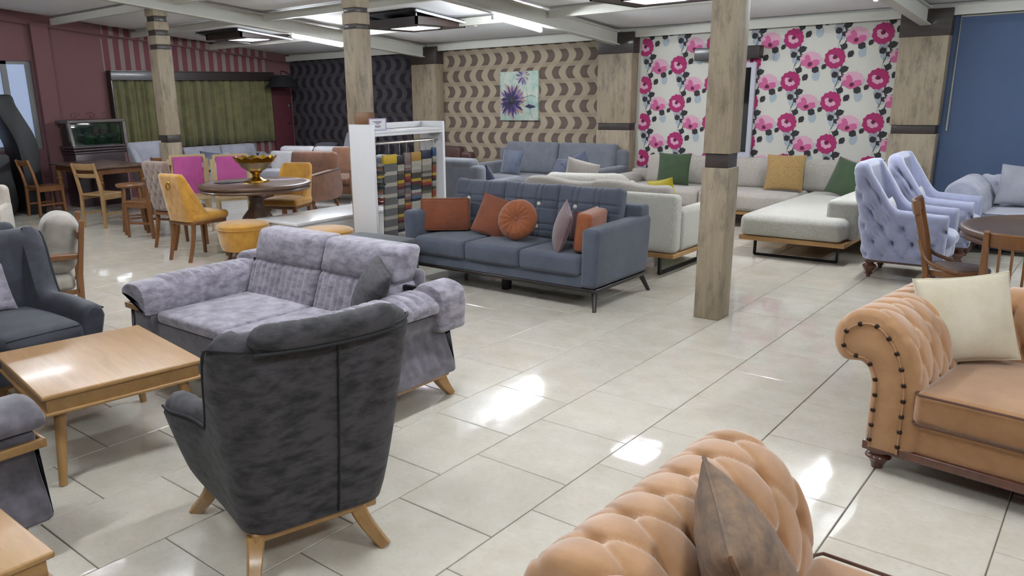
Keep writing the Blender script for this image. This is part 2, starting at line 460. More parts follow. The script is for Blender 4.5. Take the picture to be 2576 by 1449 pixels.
# printed poppies: flat shapes a fraction of a millimetre proud of the paper, one joined print
def floral():
    rnd = random.Random(3)
    V, F, Mi = [], [], []
    lay = [0]
    def poly(pts, m, L):
        k = len(V); lay[0] += 1; y = YB-.0045-.0008*L-.00003*(lay[0] % 25)
        for x, z in pts:
            V.append((x, y, z))
        F.append(tuple(range(k, k+len(pts)))); Mi.append(m)
    X0, X1, Z0, Z1 = -4.0, -.58, .2, 2.52
    def blob(x, z, rx, rz, m, L, n=9, rough=.12, rot=0):
        pts = []
        for i in range(n):
            a = 2*PI*i/n; q = 1+rnd.uniform(-rough, rough)
            u, v = rx*q*math.cos(a), rz*q*math.sin(a)
            pts.append((x+u*math.cos(rot)-v*math.sin(rot), z+u*math.sin(rot)+v*math.cos(rot)))
        if min(p[0] for p in pts) > X0 and max(p[0] for p in pts) < X1 and max(p[1] for p in pts) < Z1: poly(pts, m, L)
    def leaf(x, z, w, h, rot, m, L):
        pts = [(0, 0), (.3, .36), (.62, .42), (1, .12), (.8, -.22), (.4, -.34)]
        q = [(x+(a*w)*math.cos(rot)-(b*h)*math.sin(rot), z+(a*w)*math.sin(rot)+(b*h)*math.cos(rot)) for a, b in pts]
        if min(p[0] for p in q) > X0 and max(p[0] for p in q) < X1 and max(p[1] for p in q) < Z1: poly(q, m, L)
    def line(pts, wd, m, L):
        pts = [p for p in smooth_path(pts, 5) if X0 < p[0] < X1 and p[1] < Z1]
        for a, b in zip(pts, pts[1:]):
            dx, dz = b[0]-a[0], b[1]-a[1]; q = math.hypot(dx, dz) or 1; nx, nz = -dz/q*wd/2, dx/q*wd/2
            poly([(a[0]+nx, a[1]+nz), (b[0]+nx, b[1]+nz), (b[0]-nx, b[1]-nz), (a[0]-nx, a[1]-nz)], m, L)
    def petal(cx, cz, ang, L0, wd, m, L):
        pts = [(0, -.12), (.35, -.5), (.75, -.52), (1, -.22), (.93, .05), (1, .28), (.75, .52), (.35, .48), (0, .12)]
        q = [(cx+(a*L0)*math.cos(ang)-(b*wd)*math.sin(ang), cz+(a*L0)*math.sin(ang)+(b*wd)*math.cos(ang)) for a, b in pts]
        if min(p[0] for p in q) > X0 and max(p[0] for p in q) < X1 and max(p[1] for p in q) < Z1: poly(q, m, L)
    # materials: 0 grey-blue 1 pale grey 2 dark leaf 3 stem 4 magenta 5 pink 6 light pink 7 plum 8 grey
    for k in range(-1, 8):
        for n in range(-1, 6):
            x = -3.91+.515*k; z = 2.27-.52*n - (.26 if k % 2 else 0)
            blob(x+.02, z-.16, .055, .075, 8, 1, 10, .06)                      # pale grey disc behind
            blob(x+.05, z+.27, .06, .06, 0, 1); blob(x+.31, z+.06, .05, .07, 0, 1); blob(x-.12, z-.05, .07, .07, 1, 1)
            line([(x+.02, z-.52), (x+.03, z-.35), (x+.05, z-.2), (x+.03, z-.07)], .008, 8, 1)
            line([(x+.05, z+.16), (x+.10, z+.02), (x+.085, z-.14), (x+.12, z-.26), (x+.10, z-.36)], .014, 3, 2)
            line([(x+.085, z-.14), (x+.12, z-.20), (x+.19, z-.185), (x+.23, z-.195)], .012, 3, 2)
            line([(x+.05, z-.18), (x+.06, z-.26), (x+.035, z-.34)], .008, 3, 2)
            leaf(x+.05, z-.17, .085, .11, -2.6, 2, 3); leaf(x+.06, z-.155, .12, .11, .25, 2, 3); leaf(x+.05, z-.22, .08, .08, -.6, 2, 3)
            leaf(x+.09, z+.09, .09, .10, 1.3, 2, 3); leaf(x+.15, z-.0, .10, .10, .9, 2, 3); leaf(x-.1, z-.06, .08, .08, -2.2, 2, 2)
            # magenta poppy
            for a in (20, 80, 140, 205, 265, 325): petal(x, z, R(a), .125, .125, 4, 4)
            for a in (170, 215, 260, 310): petal(x+.002, z+.012, R(a), .075, .05, 6, 5)
            blob(x, z+.012, .028, .026, 7, 6, 9, .2)
            # pink poppy on its stalk
            px, pz = x+.225, z-.295+.015
            for a in (62, 100): petal(px, pz-.03, R(a), .15, .12, 6, 4)
            for a in (30, 138): petal(px, pz-.03, R(a), .15, .11, 6, 5)
            for a in (5, 172): petal(px, pz-.03, R(a), .115, .075, 5, 6)
            petal(px, pz-.03, R(118), .12, .06, 5, 6)
            blob(px, pz-.045, .075, .042, 5, 7, 10, .15); blob(px, pz-.04, .028, .026, 7, 8, 8, .2)
            leaf(px+.025, pz-.08, .10, .12, -.65, 2, 5)
    mats = [plain('print_'+nm, c, .75, namt=.18, nscale=60) for nm, c in (('greyblue', (186, 198, 206)), ('pale', (212, 212, 204)), ('leaf', (48, 46, 50)), ('stem', (64, 63, 72)), ('magenta', (188, 42, 112)), ('pink', (222, 110, 160)), ('lightpink', (240, 186, 206)), ('plum', (112, 22, 66)), ('grey', (176, 178, 184)))]
    return (V, F), mats, Mi
g, ms, mi = floral()
obj('floral_print', g, None, wall_back, smooth=False, mats=ms, fmat=mi)
# window in the floral wall
wf = plain('white_upvc', (206, 206, 214), .35)
night = plain('night_glass', (16, 20, 24), .05, coat=.5)
def window(name, x0, x1, z0, z1):
    o = obj(name, add(box(x0, x0+.06, YB-.05, YB, z0, z1), box(x1-.06, x1, YB-.05, YB, z0, z1), box(x0+.06, x1-.06, YB-.05, YB, z0, z0+.06), box(x0+.06, x1-.06, YB-.05, YB, z1-.06, z1)), wf, smooth=False)
    tag(o, kind='structure'); obj('pane', box(x0+.06, x1-.06, YB-.02, YB-.008, z0+.06, z1-.06), night, o, smooth=False)
    obj('sill', box(x0-.03, x1+.03, YB-.09, YB, z0-.03, z0), wf, o, smooth=False)
    return o
window('window_1', -2.78, -2.29, .78, 2.0)
dw = wood('dark_walnut', (58, 46, 42), (36, 28, 26), 0, 3, .45)
pel = obj('window_pelmet', rbox(-3.10, -2.22, YB-.17, YB-.005, 2.05, 2.21, .008), dw, smooth=True); tag(pel, 'dark walnut pelmet box above the narrow window on floral wallpaper', 'pelmet')
# street window in the red wall
win2 = obj('window_2', add(box(XW-.1, XW-.05, 3.42, wy1, wz0, wz1), box(XW-.1, XW-.05, 3.05, 3.14, wz0, wz1), box(XW-.1, XW-.05, wy0, wy0+.06, wz0, wz1), box(XW-.1, XW-.05, wy0+.06, wy1-.08, wz1-.05, wz1), box(XW-.1, XW-.05, wy0+.06, wy1-.08, wz0, wz0+.06)), plain('grey_frame', (120, 120, 118), .5), smooth=False)
tag(win2, kind='structure')
dusk = emit('dusk_glass', (120, 132, 156), .13)
for a, b in ((wy0+.06, 3.05), (3.14, 3.42)): obj('pane', box(XW-.085, XW-.075, a, b, wz0+.06, wz1-.05), dusk, win2, smooth=False)
# door at the far end of the red wall
door = obj('door_1', rbox(XW, XW+.045, 8.12, 8.6, 0, 1.92, .006), plain('maroon_door', (92, 34, 44), .6), smooth=True); tag(door, kind='structure')
obj('door_handle', tube([(XW+.04, 8.54, 1.18), (XW+.09, 8.54, 1.18), (XW+.09, 8.45, 1.18)], .012), plain('steel', (190, 190, 195), .3, 1), door)
obj('door_closer', rbox(XW+.04, XW+.07, 8.5, 8.57, 1.5, 1.56, .006), MATS['steel'], door)

# ceiling: sloping roof of sagging white sheets between steel beams and purlins
sheet = plain('white_ceiling_sheet', (255, 255, 255), .8, nscale=3, namt=.06)
steel_w = plain('cream_steel', (226, 224, 212), .55, nscale=12)
ceiling = obj('ceiling', prism([(YF-T, roof(YF-T)+.12), (YB+T, roof(YB+T)+.12), (YB+T, roof(YB+T)+.2), (YF-T, roof(YF-T)+.2)], 0, XW-T, XR+T), plain('dark_void', (40, 40, 42), .9), smooth=False)
tag(ceiling, kind='structure')
def bx(xb, y): return xb - .046*(8.5-y)
BEAMS = [-12.1, -8.1, -4.28, -.35, 3.55, 7.4]
PUR = [8.55, 6.78, 5.25, 3.9, 2.5, 1.1, -.3, -1.7, -3.1, -4.5, -5.9]
for xb in BEAMS[1:5]:
    rings = []
    for y in (8.47, YF):
        zb = roof(y)-.20; x = bx(xb, y); h = .185; wd = .055; t = .012; wt = .008
        q = [(-wd, 0), (wd, 0), (wd, t), (wt, t*1.6), (wt, h-t), (wd, h-t), (wd, h), (-wd, h), (-wd, h-t), (-wt, h-t), (-wt, t*1.6), (-wd, t)]
        rings.append([(x+a, y, zb+b) for a, b in q])
    obj('beam', loft(rings), steel_w, ceiling, smooth=False)
for i in range(5):
    for k, y in enumerate(PUR):
        if y < -2 and i not in (1, 2, 3): continue
        xa = bx(BEAMS[i], y)+.06 if i else XW; xc = bx(BEAMS[i+1], y)-.06 if i < 4 else XR
        z = roof(y)
        g = prism([(y-.035, z-.10), (y+.035, z-.10), (y+.035, z+.0), (y-.035, z+.0)], 0, xa, xc)
        obj('purlin', g, steel_w, ceiling, smooth=False)
    for k in range(len(PUR)-1):
        ya, yb = PUR[k+1], PUR[k]; nx, ny = 8, 4; V, F = [], []
        for a in range(nx+1):
            for b in range(ny+1):
                y = ya+(yb-ya)*b/ny
                xa = bx(BEAMS[i], y) if i else XW; xc = bx(BEAMS[i+1], y) if i < 4 else XR
                x = xa+(xc-xa)*a/nx; u = 2*a/nx-1; v = 2*b/ny-1
                V.append((x, y, roof(y)+.035-.06*(1-u**4)*(1-v**4)))
        for a in range(nx):
            for b in range(ny):
                F.append((a*(ny+1)+b, a*(ny+1)+b+1, (a+1)*(ny+1)+b+1, (a+1)*(ny+1)+b))
        V2 = [(x, y, z+.012) for x, y, z in V]; n = len(V)
        obj('ceiling_sheet', (V+V2, F+[tuple(q+n for q in f[::-1]) for f in F]), sheet, ceiling)
# cornice along the back wall
obj('cornice', box(XW, XR, YB-.05, YB, roof(YB)-.03, roof(YB)+.13), steel_w, ceiling, smooth=False)

# columns
def m_col():
    m = NT('oak_cladding'); v = m.coords((1, 1, .1)); v2 = m.coords((1, 1, .35))
    f = m.noise(v, 26, 6, .7, .4); g = m.noise(v2, 9, 5, .75); h = m.noise(m.coords((1, 1, .25)), 60, 3, .7)
    c = m.mix(m.ramp(f, [(.3, (0, 0, 0, 1)), (.7, (1, 1, 1, 1))]), rgb(182, 165, 138), rgb(146, 130, 108))
    c = m.mix(m.math('MULTIPLY', m.ramp(g, [(.5, (0, 0, 0, 1)), (.68, (1, 1, 1, 1))]), .75), c, rgb(84, 73, 62))
    c = m.mix(m.math('MULTIPLY', h, .3), c, rgb(182, 166, 142))
    m.base(c); m.set(Roughness=.55); m.bump(h, .15, .003); return m.m
oak = m_col(); band_m = wood('wenge_band', (74, 62, 56), (46, 38, 34), 0, 2, .5)
def column(label, x, y, s, bands, top):
    t = thing('column', label, 'column', (x, y, 0), 0, 'oak clad columns')
    z = 0
    for a, b in bands + [(top, top)]:
        obj('shaft_panel', rbox(-s, s, -s, s, z, a, .006, seg=1), oak, t, angle=30)
        if b > a: obj('dark_band', rbox(-s*.86, s*.86, -s*.86, s*.86, a, b, .004, seg=1), band_m, t, angle=30)
        z = b
    return t
column('nearest oak clad square column standing alone in the aisle', -.59, 3.46, .098, [(1.117, 1.216)], 2.86)
column('oak clad square column behind the white fabric sample rack', -4.46, 3.56, .098, [(1.117, 1.216), (2.313, 2.357), (2.467, 2.511)], 2.86)
column('oak clad square column in front of the green curtain', -8.45, 3.70, .105, [(1.117, 1.216), (2.326, 2.388), (2.50, 2.568), (2.674, 2.742)], 2.84)
def pilaster(label, x0, x1):
    t = thing('wall_column', label, 'column', ((x0+x1)/2, YB, 0), 0, 'oak clad wall columns'); h = (x1-x0)/2
    obj('shaft_panel', rbox(-h, h, -.2, 0, 0, 1.117, .006, seg=1), oak, t); obj('dark_band', rbox(-h+.02, h-.02, -.18, 0, 1.117, 1.216, .004, seg=1), band_m, t)
    obj('shaft_panel', rbox(-h, h, -.2, 0, 1.216, 2.2, .006, seg=1), oak, t); obj('dark_cap', rbox(-h-.01, h+.01, -.19, 0, 2.2, 2.49, .004, seg=1), band_m, t)
pilaster('oak clad wall column between the dark and tan wave wallpapers', -8.38, -7.80)
pilaster('oak clad wall column between tan wave and floral wallpapers', -4.58, -4.02)
pilaster('wide oak clad wall column between floral wallpaper and blue wall', -.60, -.10)
# thin cable trunking along the blue wall
tag(obj('cable_conduit', tube([(-.03, YB-.04, 1.15), (-.03, YB-.04, 2.40), (3.5, YB-.04, 2.40)], .011, 6), plain('cream_conduit', (190, 186, 168), .6)), 'thin cream cable conduit running up and along the blue wall', 'conduit')
tag(obj('pale_panel', rbox(.98, 1.7, YB-.2, YB-.031, .02, 1.32, .01), plain('pale_lilac_board', (190, 196, 226), .5)), 'pale lilac board standing against the blue wall', 'board')
# curtain and its pelmet on the red wall
cur = thing('curtain', 'olive green pleated curtain hanging under a dark pelmet on red wall', 'curtain', (XW, 6.4, .84))
V, F = [], []; N = 220
rc = random.Random(5); ph = [rc.uniform(0, 6) for _ in range(5)]
for i in range(N+1):
    y = -1.64+3.28*i/N
    for j in range(7):
        z = 1.21*j/6
        a = (.5+.5*(1-z/1.3))
        d = .10+.045*math.sin(y*34+ph[0]+1.8*math.sin(y*5+ph[1]))*(.7+.3*a)+.018*math.sin(y*71+ph[2])
        V.append((d, y*(1+.008*a), z))
for i in range(N):
    for j in range(6):
        F.append((i*7+j, i*7+j+1, (i+1)*7+j+1, (i+1)*7+j))
cm = fabric('olive_curtain', (122, 118, 76), (98, 94, 60), 4, 300, .95, .2)
o = obj('drape', (V, F), cm, cur); md = o.modifiers.new('solid', 'SOLIDIFY'); md.thickness = .004
vp = thing('curtain_pelmet', 'long dark walnut pelmet over the olive curtain on red wall', 'pelmet', (XW, 6.4, 2.03))
obj('board', rbox(.16, .18, -1.70, 1.70, 0, .145, .004), dw, vp); obj('top_board', rbox(.005, .18, -1.70, 1.70, .146, .165, .003), dw, vp)
obj('end_board', rbox(.005, .158, -1.70, -1.675, -1.15, .145, .003), dw, vp); obj('end_board', rbox(.005, .158, 1.675, 1.70, 0, .145, .003), dw, vp)

# ceiling lamps: bare fluorescent tubes along the beams, square wooden panels in the bays
tube_m = emit('tube_glow', (238, 246, 255), TUBE_E)
batten_m = plain('white_batten', (225, 226, 228), .4)
def tube_lamp(label, x, y0, y1, z0, z1):
    t = thing('tube_lamp', label, 'lamp', (x, (y0+y1)/2, (z0+z1)/2), 0, 'fluorescent tubes along the beams')
    h = (y1-y0)/2; dz = (z1-z0)/2
    obj('tube', tube([(0, -h+.03, -dz), (0, h-.03, dz)], .019, 8), tube_m, t)
    obj('batten', prism([(-h, -dz+.028), (h, dz+.028), (h, dz+.062), (-h, -dz+.062)], 0, -.014, .014), batten_m, t, smooth=False)
    for s in (-1, 1): obj('lamp_holder', rbox(-.018, .018, s*h-.015, s*h+.015, s*dz-.022, s*dz+.03, .005), batten_m, t)
def tz(y): return roof(y)-.20-.035
for lab, x, y0, y1 in (('glowing fluorescent tube between the two left columns', -8.22, 5.72, 6.72), ('glowing fluorescent tube above the wall painting', -4.47, 5.80, 6.82), ('glowing fluorescent tube above the floral wallpaper, cut by the frame top', -.45, 5.62, 6.64), ('glowing fluorescent tube above the grey chesterfield', 3.45, 5.7, 6.7)):
    tube_lamp(lab, x, y0, y1, tz(y0), tz(y1))
for lab, x, y0, y1 in (('fluorescent tube on the left beam over the ladder back chair', -8.5, .8, 1.8), ('fluorescent tube on the beam over the wooden lounge chair', -4.72, .7, 1.7), ('fluorescent tube on the beam over the ribbed loveseat end', -.75, .7, 1.7), ('fluorescent tube on the beam over the studded chesterfield', 3.2, .7, 1.7), ('unseen fluorescent tube added to light the lower left corner table', -.9, -2.7, -1.7), ('unseen fluorescent tube added to light the nearest chesterfield', 3.0, -2.7, -1.7)):  # last two tubes are unseen, added to brighten the foreground
    tube_lamp(lab, x, y0, y1, tz(y0), tz(y1))
panel_m = emit('panel_glow', (250, 240, 255), PANEL_E)
walnut2 = wood('lamp_walnut', (66, 46, 38), (40, 28, 24), 0, 2.5, .4)
black_m = plain('black_board', (22, 22, 28), .6)
def panel_lamp(label, x, y, z, s=.5):
    t = thing('panel_lamp', label, 'lamp', (x, y, z), 0, 'square wooden panel lamps'); q = .25
    for k in range(4):
        a = k*PI/2
        g = box(-s, s, -s, -s+.03, 0, .10); obj('frame_side', xf(g, rot=(0, 0, a)), walnut2, t, smooth=False)
        g = prism([(-s+.03, -s+.03), (s-.03, -s+.03), (q, -q), (-q, -q)], 2, .004, .03); obj('frame_board', xf(g, rot=(0, 0, a)), walnut2, t, smooth=False)
    obj('trim_ring', add(*[xf(box(-q-.015, q+.015, -q-.015, -q+.012, -.004, .02), rot=(0, 0, k*PI/2)) for k in range(4)]), batten_m, t, smooth=False)
    obj('light_panel', box(-q+.012, q-.012, -q+.012, q-.012, .012, .02), panel_m, t, smooth=False)
    obj('back_board', box(-s+.03, s-.03, -s+.03, s-.03, .07, .1), black_m, t, smooth=False)
    for a, b in ((-s+.05, -s+.05), (s-.05, -s+.05), (s-.05, s-.05), (-s+.05, s-.05)):
        obj('hanger', tube([(a, b, .09), (a, b, roof(y+b)-z-.02)], .009, 6), batten_m, t)
    ro = roof(y)-z
    obj('dark_skylight', prism([(-.62, ro+.102*.62-.05), (.62, ro-.102*.62-.05), (.62, ro-.102*.62-.035), (-.62, ro+.102*.62-.035)], 0, -.6, .6), black_m, t, smooth=False)
    for s2 in (-1, 1): obj('skylight_rail', prism([(-.62, ro+.102*.62-.075), (.62, ro-.102*.62-.075), (.62, ro-.102*.62-.05), (-.62, ro+.102*.62-.05)], 0, s2*.6-.015, s2*.6+.015), batten_m, t, smooth=False)
    return t
panel_lamp('square dark wooden panel lamp at left before the striped wallpaper', -10.1, 6.3, 2.645)
panel_lamp('square dark wooden panel lamp right of the second column', -6.3, 6.38, 2.58)
panel_lamp('square dark wooden panel lamp at the top edge left of the near column', -2.42, 5.95, 2.58)
panel_lamp('square dark wooden panel lamp over the seating group', -2.45, .95, 3.02)
panel_lamp('square dark wooden panel lamp mirrored in the floor at lower left', -6.1, .95, 3.02)
# ------------------------------------------------------------------ furniture builders (front of every piece faces local -Y)
def plan(w, df, db, rc, nA=14, nC=6, nB=16):
    o = []
    for i in range(nA): o.append(((-w, -df+(db-rc+df)*i/nA), (-1, 0)))
    for i in range(nC): a = PI-PI/2*i/nC; o.append(((-w+rc+rc*math.cos(a), db-rc+rc*math.sin(a)), (math.cos(a), math.sin(a))))
    for i in range(nB+1): o.append(((-w+rc+(2*w-2*rc)*i/nB, db), (0, 1)))
    for i in range(1, nC+1): a = PI/2-PI/2*i/nC; o.append(((w-rc+rc*math.cos(a), db-rc+rc*math.sin(a)), (math.cos(a), math.sin(a))))
    for i in range(1, nA+1): o.append(((w, db-rc-(db-rc+df)*i/nA), (1, 0)))
    return o
def smoothstep(a, b, x):
    t = max(0, min(1, (x-a)/(b-a))); return t*t*(3-2*t)
def shell(p0, p1, H, z0, zref, thick, nZ=10, nI=4, disp=None, ease=lambda t: t, inner=None, endr=.025):
    rings = []; edge = []; S = 0; prev = None; rt = thick/2
    for (q0, n0), (q1, n1) in zip(p0, p1):
        nx, ny = n0; h = H(q0[0], q0[1])
        if prev: S += math.hypot(q0[0]-prev[0], q0[1]-prev[1])
        prev = q0
        def at(z, k):
            t = ease(max(0, (z-z0)/(zref-z0)))
            return q0[0]+(q1[0]-q0[0])*t - nx*k, q0[1]+(q1[1]-q0[1])*t - ny*k
        ring = []
        for j in range(nZ+1):
            z = z0+(h-rt-z0)*j/nZ; d = disp(S, z, h) if disp else 0
            x, y = at(z, -d); ring.append((x, y, z))
        for a in (36, 72, 108, 144):
            x, y = at(h-rt, rt-rt*math.cos(R(a))); ring.append((x, y, h-rt+rt*math.sin(R(a))))
        for j in range(nI, -1, -1):
            z = z0+(h-rt-z0)*j/nI; x, y = at(z, thick*(1+(inner(j/nI) if inner else 0))); ring.append((x, y, z))
        x, y = at(h-rt, .0); edge.append((x, y, h-rt)); rings.append(ring)
    def cap(r, dy, k):
        c = [sum(p[i] for p in r)/len(r) for i in range(3)]
        return [(c[0]+(p[0]-c[0])*k, p[1]-dy, c[2]+(p[2]-c[2])*(1-(1-k)*.25)) for p in r]
    a, b = rings[0], rings[-1]
    rings = [cap(a, endr, .55), cap(a, endr*.7, .85)] + rings + [cap(b, endr*.7, .85), cap(b, endr, .55)]
    return loft(rings), edge, [a, b]
def leg_curve(x0, y0, zt, x1, y1, s0=.05, s1=.03, bow=.25, sec=None):
    """wooden leg that leaves the rail at (x0,y0,zt) and sweeps out to the floor at (x1,y1)"""
    pts, ss = [], []
    for i in range(7):
        t = i/6; k = t**(1+bow*2)
        pts.append((x0+(x1-x0)*k, y0+(y1-y0)*k, zt*(1-t))); s = s0+(s1-s0)*t; ss.append((s, s))
    return sweep(pts, ss, up=(.3, 1, .1))
def profile_sweep(ctrl, y0, y1, ny, spec=None, k=5, endr=.0, endk=.93):
    """closed outline (x,z) swept along y; spec = (s_a, s_b, du, dv, h, u_off, v_off) tufts the stretch of outline between two arc lengths"""
    pts = smooth_path(list(ctrl)+[ctrl[0]], k)[:-1]; n = len(pts)
    area = sum(pts[i-1][0]*pts[i][1]-pts[i][0]*pts[i-1][1] for i in range(n)); sg = 1 if area > 0 else -1
    S = [0]; 
    for i in range(1, n): S.append(S[-1]+math.hypot(pts[i][0]-pts[i-1][0], pts[i][1]-pts[i-1][1]))
    N = []
    for i in range(n):
        a, b = pts[i-1], pts[(i+1) % n]; dx, dz = b[0]-a[0], b[1]-a[1]; L = math.hypot(dx, dz) or 1; N.append((dz/L*sg, -dx/L*sg))
    rings = []
    for j in range(ny+1):
        y = y0+(y1-y0)*j/ny; r = []
        e = 1
        for i, (x, z) in enumerate(pts):
            d = 0
            if spec and spec[0] < S[i] < spec[1]:
                m = smoothstep(spec[0], spec[0]+.05, S[i])*(1-smoothstep(spec[1]-.05, spec[1], S[i]))
                yy = (y-y0)/spec[2]+spec[5]; vv = (S[i]-spec[0])/spec[3]+spec[6]
                d = (tuft((yy+vv)/2, (yy-vv)/2)-.75)*spec[4]*m
            r.append((x+N[i][0]*d, y, z+N[i][1]*d))
        rings.append(r)
    if endr:
        def cap(r, dy, kk):
            out = []
            for (p, nn) in zip(r, N): out.append((p[0]-nn[0]*kk, p[1]+dy, p[2]-nn[1]*kk))
            return out
        s = 1 if y1 > y0 else -1
        rings = [cap(rings[0], -s*endr, endr*.9), cap(rings[0], -s*endr*.7, endr*.3)] + rings + [cap(rings[-1], s*endr*.7, endr*.3), cap(rings[-1], s*endr, endr*.9)]
    return loft(rings), pts, S
def turned_leg(h, r=.032, brass=None):
    p = [(r*.95, h), (r*1.0, h*.93), (r*.7, h*.88), (r*.75, h*.84), (r*1.25, h*.74), (r*1.3, h*.66), (r*1.0, h*.48), (r*.62, h*.32), (r*.58, h*.26), (r*.8, h*.235), (r*.58, h*.21), (r*.5, h*.2), (r*.36, 0)]
    return lathe(p, 14)
def button_geo(r=.012): return lathe([(0.0005, r*.5), (r*.5, r*.45), (r*.9, r*.15), (r, -r*.2), (r*.8, -r*.6)], 10)
ash = wood('ash_wood', (196, 152, 96), (172, 128, 76), 0, 2.2, .42, .12)
ash_z = wood('ash_leg_wood', (196, 152, 96), (170, 126, 74), 2, 2.2, .38, .25)
oakb = wood('honey_wood', (150, 100, 56), (120, 76, 40), 2, 2.2, .35, .3)
darkw = wood('espresso_wood', (46, 36, 32), (30, 24, 22), 2, 2, .4, .2)
mahog = wood('mahogany', (118, 68, 50), (84, 46, 34), 2, 2, .25, .5)
brass = plain('brass', (190, 150, 80), .25, 1)
gold = plain('gold', (214, 168, 66), .2, 1)
silver = plain('silver', (198, 196, 188), .25, 1)
black_metal = plain('black_metal', (24, 24, 26), .4, .4)
def fresh(g, name): return g

def wing_chair(label, loc, rz, fab, pipe, group=None, name='wing_armchair', bolster=True, hi=.92, seat_m=None, ox=0.0):
    t = thing(name, label, 'armchair', loc, rz, group)
    def flare(P, k, o):
        out = []
        for (q, n) in P:
            f = k*smoothstep(.02, -.34, q[1])
            out.append(((q[0]+f*(1 if q[0] > 0 else -1)+o, q[1]), n))
        return out
    p0 = flare(plan(.275, .36, .27, .10, 16, 7, 16), .015, ox*.8); p1 = flare(plan(.385, .40, .37, .12, 16, 7, 16), .10, ox)
    def H(x, y):
        x -= ox
        h = .53+.03*smoothstep(-.36, -.1, y)+(hi-.56)*smoothstep(-.02, .21, y)**1.1
        h += .012*smoothstep(.17, .27, abs(x))*smoothstep(.1, .25, y)
        return h
    g, edge, caps = shell(p0, p1, H, .17, .95, .145, 12, 5, ease=lambda q: q**.8, endr=.05)
    s = obj('shell', g, fab, t)
    obj('piping', tube([(x, y, z+.03) for x, y, z in edge], .0055, 6), pipe, s)
    obj('back_seam', tube([(ox-.05, .272+.10*((z-.17)/.78)**.8+.002, z) for z in [.18+.7*i/10 for i in range(11)]], .004, 6), pipe, s)
    obj('seat_base', rbox(-.255+ox*.8, .255+ox*.8, -.36, .22, .175, .33, .03), fab, t)
    seat = obj('seat_cushion', cushion(-.235+ox*.8, .235+ox*.8, -.44, .24, .30, .45, .06, .035, .03), seat_m or fab, t)
    obj('piping', tube([(-.2+ox*.8, -.44, .432), (.2+ox*.8, -.44, .432)], .004, 5), pipe, seat)
    if bolster:
        pts, rr = [], []
        for i in range(64):
            x = ox-.28+.54*i/63; e = min(i, 63-i)
            r = .052*(1-math.exp(-e/2.2)*.9)
            r -= .0016 if i % 8 == 3 else 0
            u = (x-ox)/.3
            pts.append((x, .375-.02*u*u, hi-.016+.014*u*u)); rr.append(r)
        b = obj('headrest_roll', tube(pts, rr, 14), fab, t)
        obj('piping', tube([(x, .418-.02*((x-ox)/.3)**2, hi-.052+.012*((x-ox)/.3)**2) for x in [ox-.28+.54*i/14 for i in range(15)]], .006, 6), pipe, b)
    obj('base_rail', rbox(-.25+ox*.4, .235+ox*.4, -.33, .25, .135, .172, .008), ash, t)
    for sx in (-1, 1):
        obj('leg', leg_curve(sx*.20, .215, .15, sx*.262, .325, .065, .042), ash_z, t)
        obj('leg', leg_curve(sx*.20, -.28, .15, sx*.262, -.37, .06, .042), ash_z, t)
    return t

